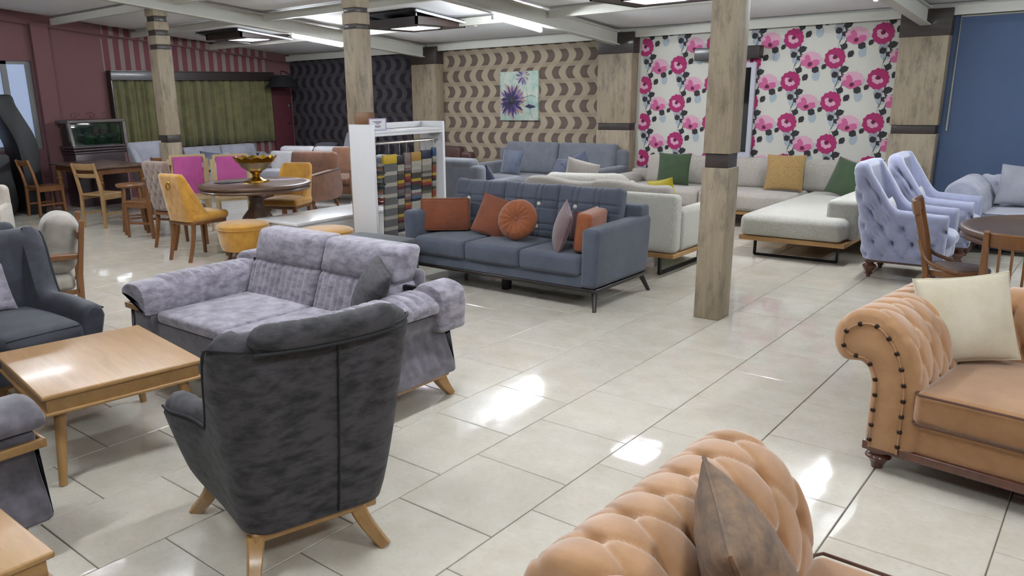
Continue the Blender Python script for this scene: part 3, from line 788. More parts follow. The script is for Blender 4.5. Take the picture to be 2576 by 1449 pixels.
def lounge_sofa(label, loc, rz, W, D, fab, fab2, wd, seats=2, name='sofa', category='sofa', cush=True):
    """ribbed sofa with high headrests, rolled ribbed arms and a wooden trim strip"""
    t = thing(name, label, category, loc, rz)
    h = W/2; aw = .27; y0, y1 = -D/2, D/2
    obj('base', rbox(-h+aw-.04, h-aw+.04, y0+.02, y1-.08, .14, .375, .03), fab2, t)
    iw = (W-2*aw)/seats
    for i in range(seats):
        xa = -h+aw+iw*i
        obj('seat_cushion', cushion(xa+.004, xa+iw-.004, y0+.008, y1-.22, .362, .437, .03, .012, .0), fab, t)
        def rib(x, y, z, u, v, w_, iw=iw):
            y2 = y - (.008*abs(math.sin((u+1)*PI*6)) if v < 0 and abs(u) < .93 else 0)*(1 if abs(w_) < .9 else .3)
            return (x, y2+.05*w_+(.0 if v < 0 else 0), z)
        b = rbox(xa+.004, xa+iw-.004, y1-.30, y1-.08, .40, .66, .05, (96, 1, 4), 3, rib)
        obj('back_cushion', b, fab, t)
        def head(x, y, z, u, v, w_): return (x, y+.035*w_-.02*(1-u*u)*(1-w_*w_)*(1 if v < 0 else 0), z)
        o = obj('headrest', rbox(xa+.006, xa+iw-.006, y1-.225, y1-.05, .635, .838, .035, (8, 2, 4), 3, head), fab, t)
    obj('back_panel', rbox(-h+aw-.02, h-aw+.02, y1-.1, y1-.02, .12, .70, .03), fab2, t)
    for s in (-1, 1):
        # arm outline (x outward, z): pad rolls over the top, cheek flares to the floor
        pad = [(.0, .42), (-.005, .52), (.03, .585), (.10, .607), (.19, .60), (.255, .565), (.265, .53), (.245, .51), (.15, .50), (.06, .47)]
        def outl(o): return [(s*(h-aw+a), z) for a, z in o]
        g, P, S = profile_sweep(outl(pad), y0-.03, y1-.14, 88, None, 4, .03)
        def ribs(x, y, z):
            k = (y-y0)/(D-.14); m = 1 if .16 < k < .97 else 0
            d = .017*(1-(1-abs(math.sin(k*PI*13)))**2)*m
            return (x + s*(d*.3 if z < .56 else 0), y, z+(d if z > .53 else 0))
        obj('arm_pad', warp(g, ribs), fab, t)
        body = [(.03, .17), (.0, .3), (.02, .47), (.15, .50), (.225, .50), (.235, .46), (.205, .40), (.22, .33), (.262, .235), (.275, .19), (.255, .155)]
        g, P, S = profile_sweep(outl(body), y0+.0, y1-.1, 60, None, 4, .025)
        def ribs2(x, y, z):
            k = (y-y0)/D; ax = abs(x)-(h-aw)
            d = .008*abs(math.sin(k*PI*14)) if ax > .18 and .21 < z < .39 and .1 < k < .86 else 0
            return (x+s*d, y, z)
        obj('arm_cheek', warp(g, ribs2), fab2, t)
        obj('trim_strip', rbox(*sorted((s*(h-.035), s*(h-.012))), y0-.035, y0+.42, .435, .47, .006), wd, t)
        obj('trim_front', rbox(*sorted((s*(h-.16), s*(h-.012))), y0-.045, y0-.028, .435, .47, .005), wd, t)
        # rear bolster that closes the arm against the back
        bol = [(.03, .46), (.06, .60), (.12, .655), (.20, .66), (.27, .63), (.292, .56), (.285, .46), (.27, .40), (.10, .40)]
        g, P, S = profile_sweep(outl(bol), y1-.17, y1-.02, 6, None, 4, .03)
        obj('arm_bolster', g, fab, t)
        obj('hinge', rbox(*sorted((s*(h-aw-.005), s*(h-aw+.07))), y1-.2, y1-.17, .605, .635, .004), black_metal, t)
        obj('rail', rbox(*sorted((s*(h-.24), s*(h-.03))), y0+.06, y1-.1, .125, .162, .008), wd, t)
        for yy, o in ((y1-.13, .03), (y0+.1, -.03)):
            obj('leg', leg_curve(s*(h-.10), yy, .15, s*(h-.045), yy+o*2.2, .085, .035), wd, t)
    return t

def chesterfield(label, loc, rz, L, fab, seat_fab, wd, pipe, tufts=True, nails=True, name='chesterfield_sofa', D=.9, ny=110, seats=1, low=False):
    t = thing(name, label, 'sofa', loc, rz)
    h = L/2; y0, y1 = -D/2, D/2
    prof = [(.0, .12), (.0, .28), (-.005, .44), (-.045, .50), (-.125, .50), (-.172, .56), (-.168, .65), (-.10, .722), (.0, .735), (.09, .69), (.155, .60), (.19, .48), (.20, .34), (.20, .12)]
    prof = [(a, z-.02 if z > .13 else z) for a, z in prof]
    spec = (.62, 1.46, .066, .155, .030, .3, .0) if tufts else None
    for s in (-1, 1):
        pr = [(s*(h-a), z) for a, z in prof]
        g, P, S = profile_sweep(pr, y0, y1-.1, ny, spec, 9, .03)
        arm = obj('arm', g, fab, t, angle=60)
        # front panel with studs
        fp = [(.03, .11), (.03, .30), (.025, .44), (-.02, .525), (-.085, .535), (-.125, .575), (-.12, .63), (-.075, .672), (-.01, .685), (.05, .645), (.10, .57), (.135, .46), (.145, .34), (.145, .11)]
        fpp = smooth_path([(s*(h-a), z-.02 if z > .12 else z) for a, z in fp], 4)
        obj('arm_front', prism(fpp, 1, y0-.034, y0-.022, .004), fab, arm)
        if nails:
            cord = [(x, y0-.036, z) for x, z in fpp]
            obj('cord', tube(cord, .0035, 5), fab, arm)
            Ls = [0]
            for a, b in zip(cord, cord[1:]): Ls.append(Ls[-1]+math.dist(a, b))
            n0 = None; N = 19
            for k in range(N):
                q = Ls[-1]*(k+.5)/N; i = next(i for i in range(len(Ls)-1) if Ls[i+1] >= q); f = (q-Ls[i])/(Ls[i+1]-Ls[i])
                p = [cord[i][d]+(cord[i+1][d]-cord[i][d])*f for d in range(3)]
                if n0 is None: n0 = obj('stud', xf(button_geo(.0115), rot=(PI/2, 0, 0)), brass_d, arm, loc=p)
                else: share('stud', n0, arm, p)
    # back: the same roll, running along x
    bp = [(.0, .10), (.0, .28), (-.005, .44), (-.03, .52), (-.06, .58), (-.055, .66), (-.0, .722), (.07, .735), (.14, .70), (.19, .60), (.22, .48), (.23, .34), (.23, .10)]
    bspec = (.54, 1.42, .066, .155, .030, .0, .0) if tufts else None
    g, P, S = profile_sweep([(y1-a, z-.02 if z > .11 else z) for a, z in bp], -h+.06, h-.06, int(ny*1.9), bspec, 9, .03)
    g = ([(y, x, z) for x, y, z in g[0]], g[1])
    back = obj('back', g, fab, t, angle=60)
    obj('frame', rbox(-h+.02, h-.02, y0-.01, y1-.05, .115, .27, .015), fab, t)
    obj('rail', rbox(-h+.0, h-.0, y0-.03, y1-.03, .093, .133, .006), wd, t)
    n = seats; iw = (L-.4+.03)/n
    for i in range(n):
        xa = -h+.2-.015+iw*i
        c = obj('seat_cushion', cushion(xa, xa+iw, y0-.05, y1-.20, .268, .415, .035, .018, .008), seat_fab, t)
        for zz in (.275, .408):
            q = [(xa+.02, y0-.052-(.004 if zz > .3 else 0), zz), (xa+iw-.02, y0-.052-(.004 if zz > .3 else 0), zz), (xa+iw-.004, y0-.03, zz), (xa+iw-.004, y1-.22, zz)]
            q = [(xa+.004, y1-.22, zz), (xa+.004, y0-.03, zz)]+q
            obj('piping', tube(q, .005, 6), pipe, c)
    for sx in (-1, 1):
        for sy, yy in ((-1, y0+.03), (1, y1-.1)):
            obj('leg', xf(lathe([(.05, .095), (.05, .08), (.036, .075), (.052, .064), (.055, .054), (.04, .042), (.027, .016), (.024, 0)], 18), loc=(sx*(h-.055), yy, 0), sc=(1, 1, 1)), wd, t)
    return t
brass_d = plain('antique_brass', (62, 46, 34), .35, .7)

def throw_pillow(label, loc, rot, w, h, t, m, seam=None, group=None, pinch=.06, seed=0, wr=.004, dent=0.0, cat='cushion', n=14):
    """loc is the middle of the lower edge; rot = (lean back degrees, roll, heading)"""
    g = pillow(w, h, t, n, pinch, dent, wr, seed); g = xf(g, loc=(0, 0, h/2))
    o = obj('throw_pillow', g, m); o.location = loc; o.rotation_euler = (R(-rot[0]), R(rot[1]), R(rot[2])); o.rotation_mode = 'XYZ'
    tag(o, label, cat, group)
    if seam: obj('piping', xf(pillow_seam(w, h, .005, 10, pinch), loc=(0, 0, h/2)), seam, o)
    return o

def tufted_armchair(label, loc, rz, fab, fab_in, group=None):
    t = thing('tufted_armchair', label, 'armchair', loc, rz, group)
    p0 = plan(.31, .36, .27, .13, 24, 8, 20); p1 = plan(.345, .36, .42, .15, 24, 8, 20)
    def H(x, y):
        return .60+.02*smoothstep(-.36, 0, y)+.40*smoothstep(-.04, .21, y)**1.2
    def disp(S, z, h):
        m = smoothstep(.17, .24, z)*(1-smoothstep(h-.14, h-.05, z))
        u = S/.075; v = (z-.20)/.13
        return (tuft((u+v)/2, (u-v)/2)-.7)*.075*m
    g, edge, caps = shell(p0, p1, H, .17, 1.0, .115, 44, 5, disp=disp, ease=lambda q: q**1.2, endr=.012)
    s = obj('shell', g, fab, t, angle=70)
    obj('seat_base', rbox(-.19, .19, -.37, .14, .18, .30, .03), fab_in, t)
    obj('seat_cushion', cushion(-.185, .185, -.40, .16, .29, .43, .06, .05, .02), fab_in, t)
    obj('rail', rbox(-.28, .28, -.33, .22, .145, .172, .006), mahog, t)
    l0 = None
    for x, y in ((-.24, -.29), (.24, -.29), (-.23, .2), (.23, .2)):
        l = obj('leg', turned_leg(.148, .045), mahog, t, loc=(x, y, 0))
        obj('brass_tip', lathe([(.015, .035), (.013, .0), (.009, 0.0)], 10), brass, l)
    return t

def dining_shell_chair(label, loc, rz, fab, wd, tall=.93, tufted=True, group=None, ring=False, name='upholstered_chair'):
    t = thing(name, label, 'chair', loc, rz, group)
    p0 = plan(.215, .10, .20, .10, 10, 6, 16); p1 = plan(.225, .10, .285, .09, 10, 6, 16)
    def H(x, y): return .50+(tall-.50)*smoothstep(-.06, .19, y)**1.1
    def disp(S, z, h):
        m = smoothstep(.46, .52, z)*(1-smoothstep(h-.10, h-.03, z)); u = S/.05; v = (z-.45)/.085
        return (tuft((u+v)/2, (u-v)/2)-.75)*.012*m if tufted else 0
    g, edge, c = shell(p0, p1, H, .425, .95, .06, 30, 4, disp=disp, ease=lambda q: q, endr=.01)
    s = obj('back_shell', g, fab, t, angle=70)
    obj('seat_cushion', cushion(-.225, .225, -.29, .17, .42, .505, .035, .025, .01), fab, t)
    obj('seat_rail', rbox(-.205, .205, -.26, .18, .385, .425, .008), wd, t)
    for sx in (-1, 1):
        obj('leg', sweep([(sx*.185, -.235, .4), (sx*.19, -.24, 0)], [(.042, .042), (.03, .03)], (0, 1, 0)), wd, t)
        obj('leg', leg_curve(sx*.17, .15, .4, sx*.165, .235, .042, .032, .3), wd, t)
    if ring:
        r = obj('ring_pull', tube([(.035*math.cos(a), .012, .035*math.sin(a)) for a in [2*PI*i/16 for i in range(16)]], .006, 6, loop=True), gold, t, loc=(0, .275, .80))
        obj('ring_mount', xf(button_geo(.016), rot=(-PI/2, 0, 0)), gold, r, loc=(0, .005, .035))
    return t

def ladder_chair(label, loc, rz, wd, sh=.45, top=.86, slats=2, w=.40, group=None, name='wooden_chair', seat_m=None):
    t = thing(name, label, 'chair', loc, rz, group); h = w/2
    for s in (-1, 1):
        obj('back_post', sweep([(s*(h-.02), .19, 0), (s*(h-.02), .17, sh), (s*(h-.02), .205, sh+.2), (s*(h-.02), .26, top)], [(.036, .042), (.038, .045), (.036, .036), (.034, .026)], (1, 0, 0)), wd, t)
        obj('leg', sweep([(s*(h-.02), -.19, sh-.02), (s*(h-.02), -.2, 0)], [(.04, .04), (.03, .03)], (1, 0, 0)), wd, t)
        obj('stretcher', rbox(*sorted((s*(h-.03), s*(h-.012))), -.18, .17, .17, .20, .004), wd, t)
        obj('seat_rail', rbox(*sorted((s*(h-.035), s*(h-.005))), -.19, .18, sh-.07, sh-.012, .005), wd, t)
    obj('seat_rail', rbox(-h+.03, h-.03, -.205, -.175, sh-.07, sh-.012, .005), wd, t)
    def dish(x, y, z, u, v, w_): return (x*(1-.06*(v+1)/2), y, z-(.012*max(0, 1-u*u)*max(0, 1-v*v) if w_ > 0 else 0))
    obj('seat', rbox(-h-.005, h+.005, -.225, .18, sh-.015, sh+.012, .01, (6, 6, 1), 2, dish), seat_m or wd, t)
    gap = (top-sh-.16)/max(1, slats)
    for k in range(slats):
        z1 = top-.005-k*gap; hh = .085 if k == 0 else .055
        ang = (z1-sh-.2)/(top-sh-.2)
        yy = .205+.055*max(0, ang)-.01
        obj('back_slat', rbox(-h+.03, h-.03, -.009, .009, -hh, 0, .006, (6, 1, 1), 2, lambda x, y, z, u, v, w_: (x, y+.018*(1-u*u), z)), wd, t, loc=(0, yy, z1), rot=(R(-12), 0, 0))
    return t
def box_armchair(label, loc, rz, fab, wd, group=None, w=.74, d=.74):
    t = thing('armchair', label, 'armchair', loc, rz, group); h = w/2
    for s in (-1, 1):
        poly = [(-d/2, .17), (-d/2-.02, .28), (-d/2+.02, .52), (-d/2+.06, .56), (d/2-.1, .60), (d/2-.06, .56), (d/2-.08, .17)]
        obj('arm', prism(smooth_path(poly+[poly[0]], 3)[:-1], 0, *sorted((s*(h-.11), s*h)), .02), fab, t)
        for yy in (-d/2+.1, d/2-.14): obj('leg', sweep([(s*(h-.08), yy, .17), (s*(h-.05), yy+(.03 if yy > 0 else -.03), 0)], [(.045, .045), (.028, .028)], (0, 1, 0)), wd, t)
    obj('base', rbox(-h+.1, h-.1, -d/2, d/2-.1, .16, .31, .03), fab, t)
    obj('seat_cushion', cushion(-h+.115, h-.115, -d/2-.02, d/2-.2, .30, .43, .04, .02, .02), fab, t)
    b = obj('backrest', rbox(-h+.06, h-.06, -.09, .09, -.24, .26, .05, (8, 1, 6), 3, lambda x, y, z, u, v, w_: (x, y-.02*(1-u*u)*(1-w_*w_), z)), fab, t, loc=(0, d/2-.13, .60), rot=(R(-14), 0, 0))
    b0 = None
    for x in (-.13, 0, .13):
        if b0 is None: b0 = obj('button', xf(button_geo(.014), rot=(PI/2, 0, 0)), fab, b, loc=(x, -.108, -.02))
        else: share('button', b0, b, (x, -.108, -.02))
    return t
def round_table(label, loc, r, top_m, base_m, h=.76, group=None):
    t = thing('round_table', label, 'table', loc, 0, group)
    obj('tabletop', lathe([(.001, h-.002), (r*.9, h-.002), (r*.905, h), (r*.97, h), (r*.99, h-.006), (r, h-.02), (r*.99, h-.035), (r*.96, h-.042), (r*.97, h-.055), (r*.985, h-.065), (r*.97, h-.08), (r*.9, h-.085), (.001, h-.085)], 56, False), top_m, t)
    g = lathe([(.17, h-.085), (.16, h-.12), (.09, h-.16), (.075, h-.22), (.10, h-.30), (.16, h-.38), (.19, h-.46), (.18, h-.53), (.13, h-.58), (.10, h-.61), (.14, .10), (.15, .07)], 28)
    flute = lambda x, y, z: (x*(1+.035*math.cos(math.atan2(y, x)*14)*(1 if .15 < z < h-.3 else 0)), y*(1+.035*math.cos(math.atan2(y, x)*14)*(1 if .15 < z < h-.3 else 0)), z)
    obj('pedestal', warp(lathe([(.17, h-.085), (.16, h-.12), (.09, h-.16), (.075, h-.22), (.10, h-.30), (.16, h-.38), (.19, h-.46), (.18, h-.53), (.13, h-.58), (.10, h-.61), (.14, .10), (.15, .07)], 56), flute), base_m, t)
    for k in range(4):
        a = k*PI/2+PI/4
        obj('foot', xf(sweep([(.10, 0, .13), (.24, 0, .10), (.36, 0, .05), (.43, 0, .025)], [(.09, .08), (.08, .07), (.07, .06), (.07, .05)], (0, 1, 0)), rot=(0, 0, a)), base_m, t)
    return t
def pouf(label, loc, fab, wd, r=.26, h=.42, group=None):
    t = thing('pouf', label, 'pouf', loc, 0, group)
    obj('body', lathe([(r*.80, .14), (r*.86, .145), (r*.93, .20), (r*.98, .30), (r, h-.05)], 36), fab, t)
    l = obj('lid', lathe([(r*1.0, h-.052), (r*1.03, h-.04), (r*1.02, h-.015), (r*.94, h), (r*.5, h+.012), (.001, h+.014)], 36), fab, t)
    obj('piping', tube([(r*1.02*math.cos(a), r*1.02*math.sin(a), h-.05) for a in [2*PI*i/36 for i in range(36)]], .006, 6, loop=True), fab, l)
    for k in range(4):
        a = k*PI/2+.5; obj('leg', sweep([(r*.6*math.cos(a), r*.6*math.sin(a), .15), (r*.72*math.cos(a), r*.72*math.sin(a), 0)], [(.04, .04), (.026, .026)], (0, 1, .1)), wd, t)
    return t
def soft_sofa(label, loc, rz, W, D, fab, legs='block', arm_h=.6, arm_w=.2, back_h=.78, seats=2, seat_z=.42, name='sofa', wd=None, r=.05, back_th=.16, cushions=True, lean=8, arms=(1, 1), z0=.12):
    t = thing(name, label, 'sofa', loc, rz); h = W/2; y0, y1 = -D/2, D/2
    xa, xb = -h+(arm_w if arms[0] else 0), h-(arm_w if arms[1] else 0)
    obj('base', rbox(-h+.02, h-.02, y0+.015, y1-.02, z0, seat_z-.14, .025), fab, t)
    for i in range(seats):
        w_ = (xb-xa)/seats
        obj('seat_cushion', cushion(xa+w_*i+.004, xa+w_*(i+1)-.004, y0, y1-back_th-.02, seat_z-.15, seat_z, .04, .02, .01), fab, t)
        b = obj('back_cushion', rbox(xa+w_*i+.005, xa+w_*(i+1)-.005, -.085, .085, 0, back_h-seat_z+.05, .06, (6, 1, 5), 3, lambda x, y, z, u, v, q: (x, y-.03*(1-u*u)*(1-q*q)*(1 if v < 0 else -.3), z)), fab, t, loc=(0, y1-back_th-.03, seat_z-.02), rot=(R(-lean), 0, 0)) if cushions else None
    obj('back_frame', rbox(-h+.01, h-.01, y1-back_th, y1, z0, back_h-.06, r), fab, t)
    for s, on in ((-1, arms[0]), (1, arms[1])):
        if on: obj('arm', rbox(*sorted((s*(h-arm_w), s*h)), y0, y1-.02, z0, arm_h, r), fab, t)
        for yy in (y0+.08, y1-.08): obj('leg', sweep([(s*(h-.10), yy, z0+.01), (s*(h-.08), yy, 0)], [(.05, .05), (.035, .035)], (0, 1, 0)), wd or darkw, t)
    return t
# ------------------------------------------------------------------ fabrics
lilac_suede = fabric('lilac_grey_suede', (178, 170, 183), (116, 109, 121), 13, 300, .85, .4, (1, 1, 2.2))
lilac_suede_d = fabric('shaded_lilac_suede', (126, 119, 128), (92, 86, 93), 13, 300, .85, .35)  # darker copy of the lilac suede, shade put into its colour
charcoal_suede = fabric('charcoal_suede', (78, 74, 78), (28, 28, 30), 16, 300, .8, .05, (.7, .7, 1.8), lo=.42, hi=.66)
navy_suede = fabric('navy_grey_suede', (60, 62, 74), (34, 35, 44), 8, 300, .7, .12)
dark_pipe = plain('dark_piping', (30, 31, 36), .7)
slate = fabric('slate_blue_twill', (92, 99, 114), (78, 85, 100), 5, 500, .9, .2)
rust = fabric('rust_linen', (148, 80, 46), (126, 66, 37), 7, 420, .85, .25)
rust2 = fabric('bright_rust_linen', (166, 92, 46), (146, 78, 38), 7, 420, .85, .25)
mauve = fabric('mauve_linen', (132, 104, 106), (114, 88, 92), 6, 420, .85, .3)
maroon = fabric('maroon_cloth', (86, 34, 40), (70, 26, 32), 6)
tan = fabric('tan_velvet', (208, 156, 106), (184, 132, 84), 6, 260, .75, .6)
tan_seat = fabric('tan_velvet_seat', (188, 138, 88), (168, 118, 70), 5, 260, .75, .5)
tan_pipe = plain('brown_piping', (98, 62, 44), .7)
cream_v = fabric('cream_velvet', (234, 225, 200), (218, 206, 176), 6, 260, .8, .5)
brown_v = fabric('mottled_brown_velvet', (150, 116, 84), (98, 76, 56), 14, 260, .75, .1, (1, 1, 2))
blue_lilac = fabric('periwinkle_velvet', (172, 176, 206), (154, 158, 190), 7, 260, .75, .6)
white_c = fabric('white_cotton', (222, 220, 222), (204, 202, 206), 6)
beige_b = boucle('beige_boucle', (176, 173, 160), (216, 213, 202))
beige_d = boucle('oat_boucle', (160, 152, 142), (196, 188, 178))
grey_t = fabric('mid_grey_twill', (122, 126, 134), (108, 112, 120), 6, 420, .9)
grey_l = fabric('light_grey_twill', (170, 170, 180), (152, 152, 162), 6, 420, .9)
denim = fabric('denim_blue_velvet', (86, 97, 120), (58, 67, 88), 12, 260, .6, .5)
green_c = fabric('forest_green_cloth', (58, 82, 48), (48, 70, 40), 9)
mustard = fabric('mustard_weave', (180, 146, 88), (152, 120, 70), 60)
yellow_c = fabric('lemon_velvet', (226, 206, 20), (206, 186, 10), 9)
ochre = fabric('ochre_velvet', (224, 164, 46), (198, 136, 30), 9, 260, .75, .5)
taupe_v = fabric('taupe_velvet', (150, 124, 106), (122, 98, 84), 12, 260, .75, .5)
pink_c = fabric('pink_webbing', (204, 92, 160), (184, 76, 144), 6)
brown_c = fabric('cinnamon_velvet', (142, 92, 60), (112, 70, 44), 7, 260, .8, .4)
brown_l = fabric('dark_brown_leather', (78, 40, 26), (58, 28, 18), 6, 200, .5, .1)
char_c = fabric('charcoal_twill', (84, 86, 92), (74, 76, 82), 6)
silver_c = fabric('silver_grey_velvet', (186, 188, 204), (166, 168, 186), 7, 260, .7, .5)
natural = fabric('natural_linen', (214, 206, 192), (186, 176, 160), 8)
oatmeal = fabric('oatmeal_linen', (182, 174, 162), (160, 152, 140), 8)
white_l = plain('white_lacquer', (246, 246, 246), .35, coat=.3, namt=.03)
walnut_top = wood('walnut_top', (116, 86, 66), (86, 62, 48), 0, 1.6, .4, .15)

# ------------------------------------------------------------------ seating group around the coffee table
wing_chair('charcoal wing armchair seen from behind with centre seam, in the foreground', (-.662, -.459, 0), -105.8, charcoal_suede, dark_pipe, ox=-.05)
wing_chair('navy grey wing armchair at the left edge facing the coffee table', (-3.20, -.47, 0), 92, navy_suede, dark_pipe)
throw_pillow('pale lilac suede cushion in the navy wing armchair', (-3.30, -.56, .47), (24, 0, 92), .38, .36, .13, lilac_suede)
lounge_sofa('lilac grey ribbed loveseat with headrests behind the coffee table', (-2.0, .63, 0), 0, 1.87, .98, lilac_suede, lilac_suede_d, ash, 2, 'loveseat')
throw_pillow('dark grey cushion leaning on the right of the ribbed loveseat', (-1.50, .70, .45), (28, 8, -35), .40, .36, .14, charcoal_suede, group=None)
lounge_sofa('grey ribbed sofa at the left edge with only its right arm in view', (-2.18, -1.62, 0), 180, 1.96, .98, lilac_suede_d, lilac_suede_d, ash, 2, 'loveseat')
def coffee_table(label, loc, rz, w, d, h, leg_in=.06):
    t = thing('coffee_table', label, 'table', loc, rz); a, b = w/2, d/2
    obj('tabletop', rbox(-a, a, -b, b, h-.022, h, .008, seg=2), ash, t)
    obj('apron', rbox(-a+.02, a-.02, -b+.02, b-.02, h-.085, h-.02, .004, seg=1), ash, t)
    obj('moulding', rbox(-a+.008, a-.008, -b+.008, b-.008, h-.10, h-.083, .007), ash, t)
    for sx in (-1, 1):
        for sy in (-1, 1):
            g = tube([(sx*(a-.085), sy*(b-.085), h-.098), (sx*(a-leg_in+.02), sy*(b-leg_in+.02), 0)], [.027, .018], 16)
            obj('leg', g, ash_z, t)
    return t
coffee_table('light wood coffee table between the wing armchairs', (-2.10, -.478, 0), -8, .85, .725, .44)
coffee_table('light wood table with one corner showing at lower left', (-.83, -1.69, 0), 0, .65, .65, .42)

# ------------------------------------------------------------------ tan chesterfields
chesterfield('tan velvet chesterfield sofa with studded arm at right', (2.04, 1.83, 0), -7, 2.1, tan, tan_seat, mahog, tan_pipe)
throw_pillow('cream velvet cushion in the corner of the tan chesterfield', (1.25, 1.95, .43), (20, -6, 31), .40, .40, .14, cream_v, cream_v, wr=.006, seed=4)
chesterfield('tan velvet chesterfield sofa cut by the bottom edge', (2.01, -.56, 0), 178, 2.1, tan, tan_seat, mahog, tan_pipe)
throw_pillow('mottled brown velvet cushion leaning on the nearest chesterfield arm', (1.26, -.55, .43), (25, 0, 120), .42, .42, .19, brown_v, brown_v, wr=.008, seed=9)

# ------------------------------------------------------------------ slate blue sofa
pearl = plain('pearl_button', (236, 232, 216), .2, .2, .5)
def slate_sofa():
    W, D = 2.045, .90; h = W/2; y0, y1 = -D/2, D/2
    t = thing('three_seat_sofa', 'slate blue three seat sofa with silver buttons and dark splayed legs', 'sofa', (-2.367, 3.48, 0), 0)
    obj('plinth', rbox(-h+.01, h-.01, y0+.01, y1-.01, .145, .172, .006), darkw, t)
    obj('base', rbox(-h+.13, h-.13, y0+.012, y1-.03, .172, .275, .012), slate, t)
    obj('back_frame', rbox(-h+.02, h-.02, y1-.17, y1, .172, .745, .03), slate, t)
    for s in (-1, 1):
        def arm(x, y, z, u, v, w_): return (x+.012*s*w_*(1 if u*s > 0 else .3), y, z+(.012*(v*.5+.5) if w_ > 0 else 0))
        obj('arm', rbox(*sorted((s*(h-.145), s*h)), y0, y1-.01, .172, .645, .04, (2, 6, 6), 3, arm), slate, t)
    iw = (W-.29)/3
    btn = None
    for i in range(3):
        xa = -h+.145+iw*i
        obj('seat_cushion', cushion(xa+.003, xa+iw-.003, y0-.015, y1-.2, .262, .425, .035, .012, .012), slate, t)
        def quilt(x, y, z, u, v, w_):
            d = 0
            if v < 0:
                for c in (-.44, -.26, .26, .44): d += .011*math.exp(-((u-c)/.028)**2)
                for c in (.12, .38, -.46, -.70): d += .011*math.exp(-((w_-c)/.035)**2)
                for cu in (-.35, .35):
                    for cw in (.25, -.58): d += .022*math.exp(-(((u-cu)/.10)**2+((w_-cw)/.12)**2))
                y -= .028*(1-u**4)*(1-w_**4)
            k = 1+.035*abs(u)**6 if w_ > .6 else 1
            return (x, y+d, z+(.016*abs(u)**5 if w_ > .5 else 0))
        c = obj('back_cushion', rbox(-iw/2-.01, iw/2+.01, -.075, .075, -.24, .24, .05, (64, 1, 44), 3, quilt), slate, t, loc=(xa+iw/2, y1-.27, .645), rot=(R(-11), 0, 0))
        for cu in (-.35, .35):
            for cw in (.25, -.58):
                p = (cu*(iw/2+.01), -.088, cw*.24)
                if btn is None: btn = obj('button', xf(button_geo(.021), rot=(PI/2, 0, 0)), pearl, c, loc=p)
                else: share('button', btn, c, p)
    for sx in (-1, 1):
        for sy in (-1, 1):
            obj('leg', tube([(sx*(h-.05), sy*(D/2-.07), .15), (sx*(h-.005), sy*(D/2-.0), 0)], [.024, .015], 12), darkw, t)
    obj('centre_leg', rbox(-.03, .03, y0+.19, y0+.26, 0, .146, .005), black_metal, t)
slate_sofa()
G = 'loose cushions on the slate sofa'
def box_cushion(label, loc, rz, w, h, d, m, lean=0, group=G, roll=0):
    def f(x, y, z, u, v, q): return (x, y-.02*(1-u*u)*(1-q*q)*(1 if v < 0 else -1), z)
    o = obj('box_cushion', rbox(-w/2, w/2, -d/2, d/2, 0, h, .03, (8, 2, 6), 3, f), m); o.location = loc; o.rotation_euler = (R(-lean), R(roll), R(rz)); tag(o, label, 'cushion', group)
    obj('piping', tube([(-w/2+.02, -d/2+.004, h-.008), (w/2-.02, -d/2+.004, h-.008), (w/2-.008, -d/2+.004, h-.03), (w/2-.008, -d/2+.004, .03), (w/2-.02, -d/2+.004, .008), (-w/2+.02, -d/2+.004, .008), (-w/2+.008, -d/2+.004, .03), (-w/2+.008, -d/2+.004, h-.03)], .004, 5, loop=True), m, o)
    return o
box_cushion('rust orange rectangular cushion against the left arm of slate sofa', (-3.13, 3.33, .44), 38, .46, .30, .13, rust, 8)
throw_pillow('rust orange square cushion tilted on the slate sofa', (-2.66, 3.36, .435), (24, 14, 10), .36, .36, .11, rust, rust, G, .05, 2)
# round pleated cushion
o = lathe([(.001, -.035), (.06, -.055), (.13, -.05), (.17, -.02), (.178, 0), (.17, .03), (.13, .062), (.07, .062), (.03, .042), (.001, .025)], 48, False)
def pleat(x, y, z):
    r = math.hypot(x, y); a = math.atan2(y, x); return (x, y, z+.007*math.sin(a*15)*(1-abs(r-.10)/.10 if r < .2 else 0)*(1 if z > 0 else 0))
rc_ = obj('round_cushion', xf(warp(o, pleat), rot=(PI/2, 0, 0)), rust2); rc_.location = (-2.28, 3.30, .615); rc_.rotation_euler = (R(-20), 0, R(14))
tag(rc_, 'round pleated orange cushion in the middle of the slate sofa', 'cushion', G)
obj('centre_button', xf(button_geo(.016), loc=(0, -.036, 0), rot=(PI/2, 0, 0)), rust2, rc_)
throw_pillow('mauve square cushion standing on its corner edge on slate sofa', (-1.83, 3.20, .435), (16, 14, -52), .36, .36, .12, mauve, mauve, G, .05, 5)
throw_pillow('maroon cushion lying behind the mauve one on slate sofa', (-1.72, 3.50, .45), (14, 0, 0), .34, .25, .09, maroon, None, G, .05, 6)
box_cushion('bright orange box cushion against the right arm of slate sofa', (-1.575, 3.30, .44), -78, .42, .31, .12, rust2, 6)

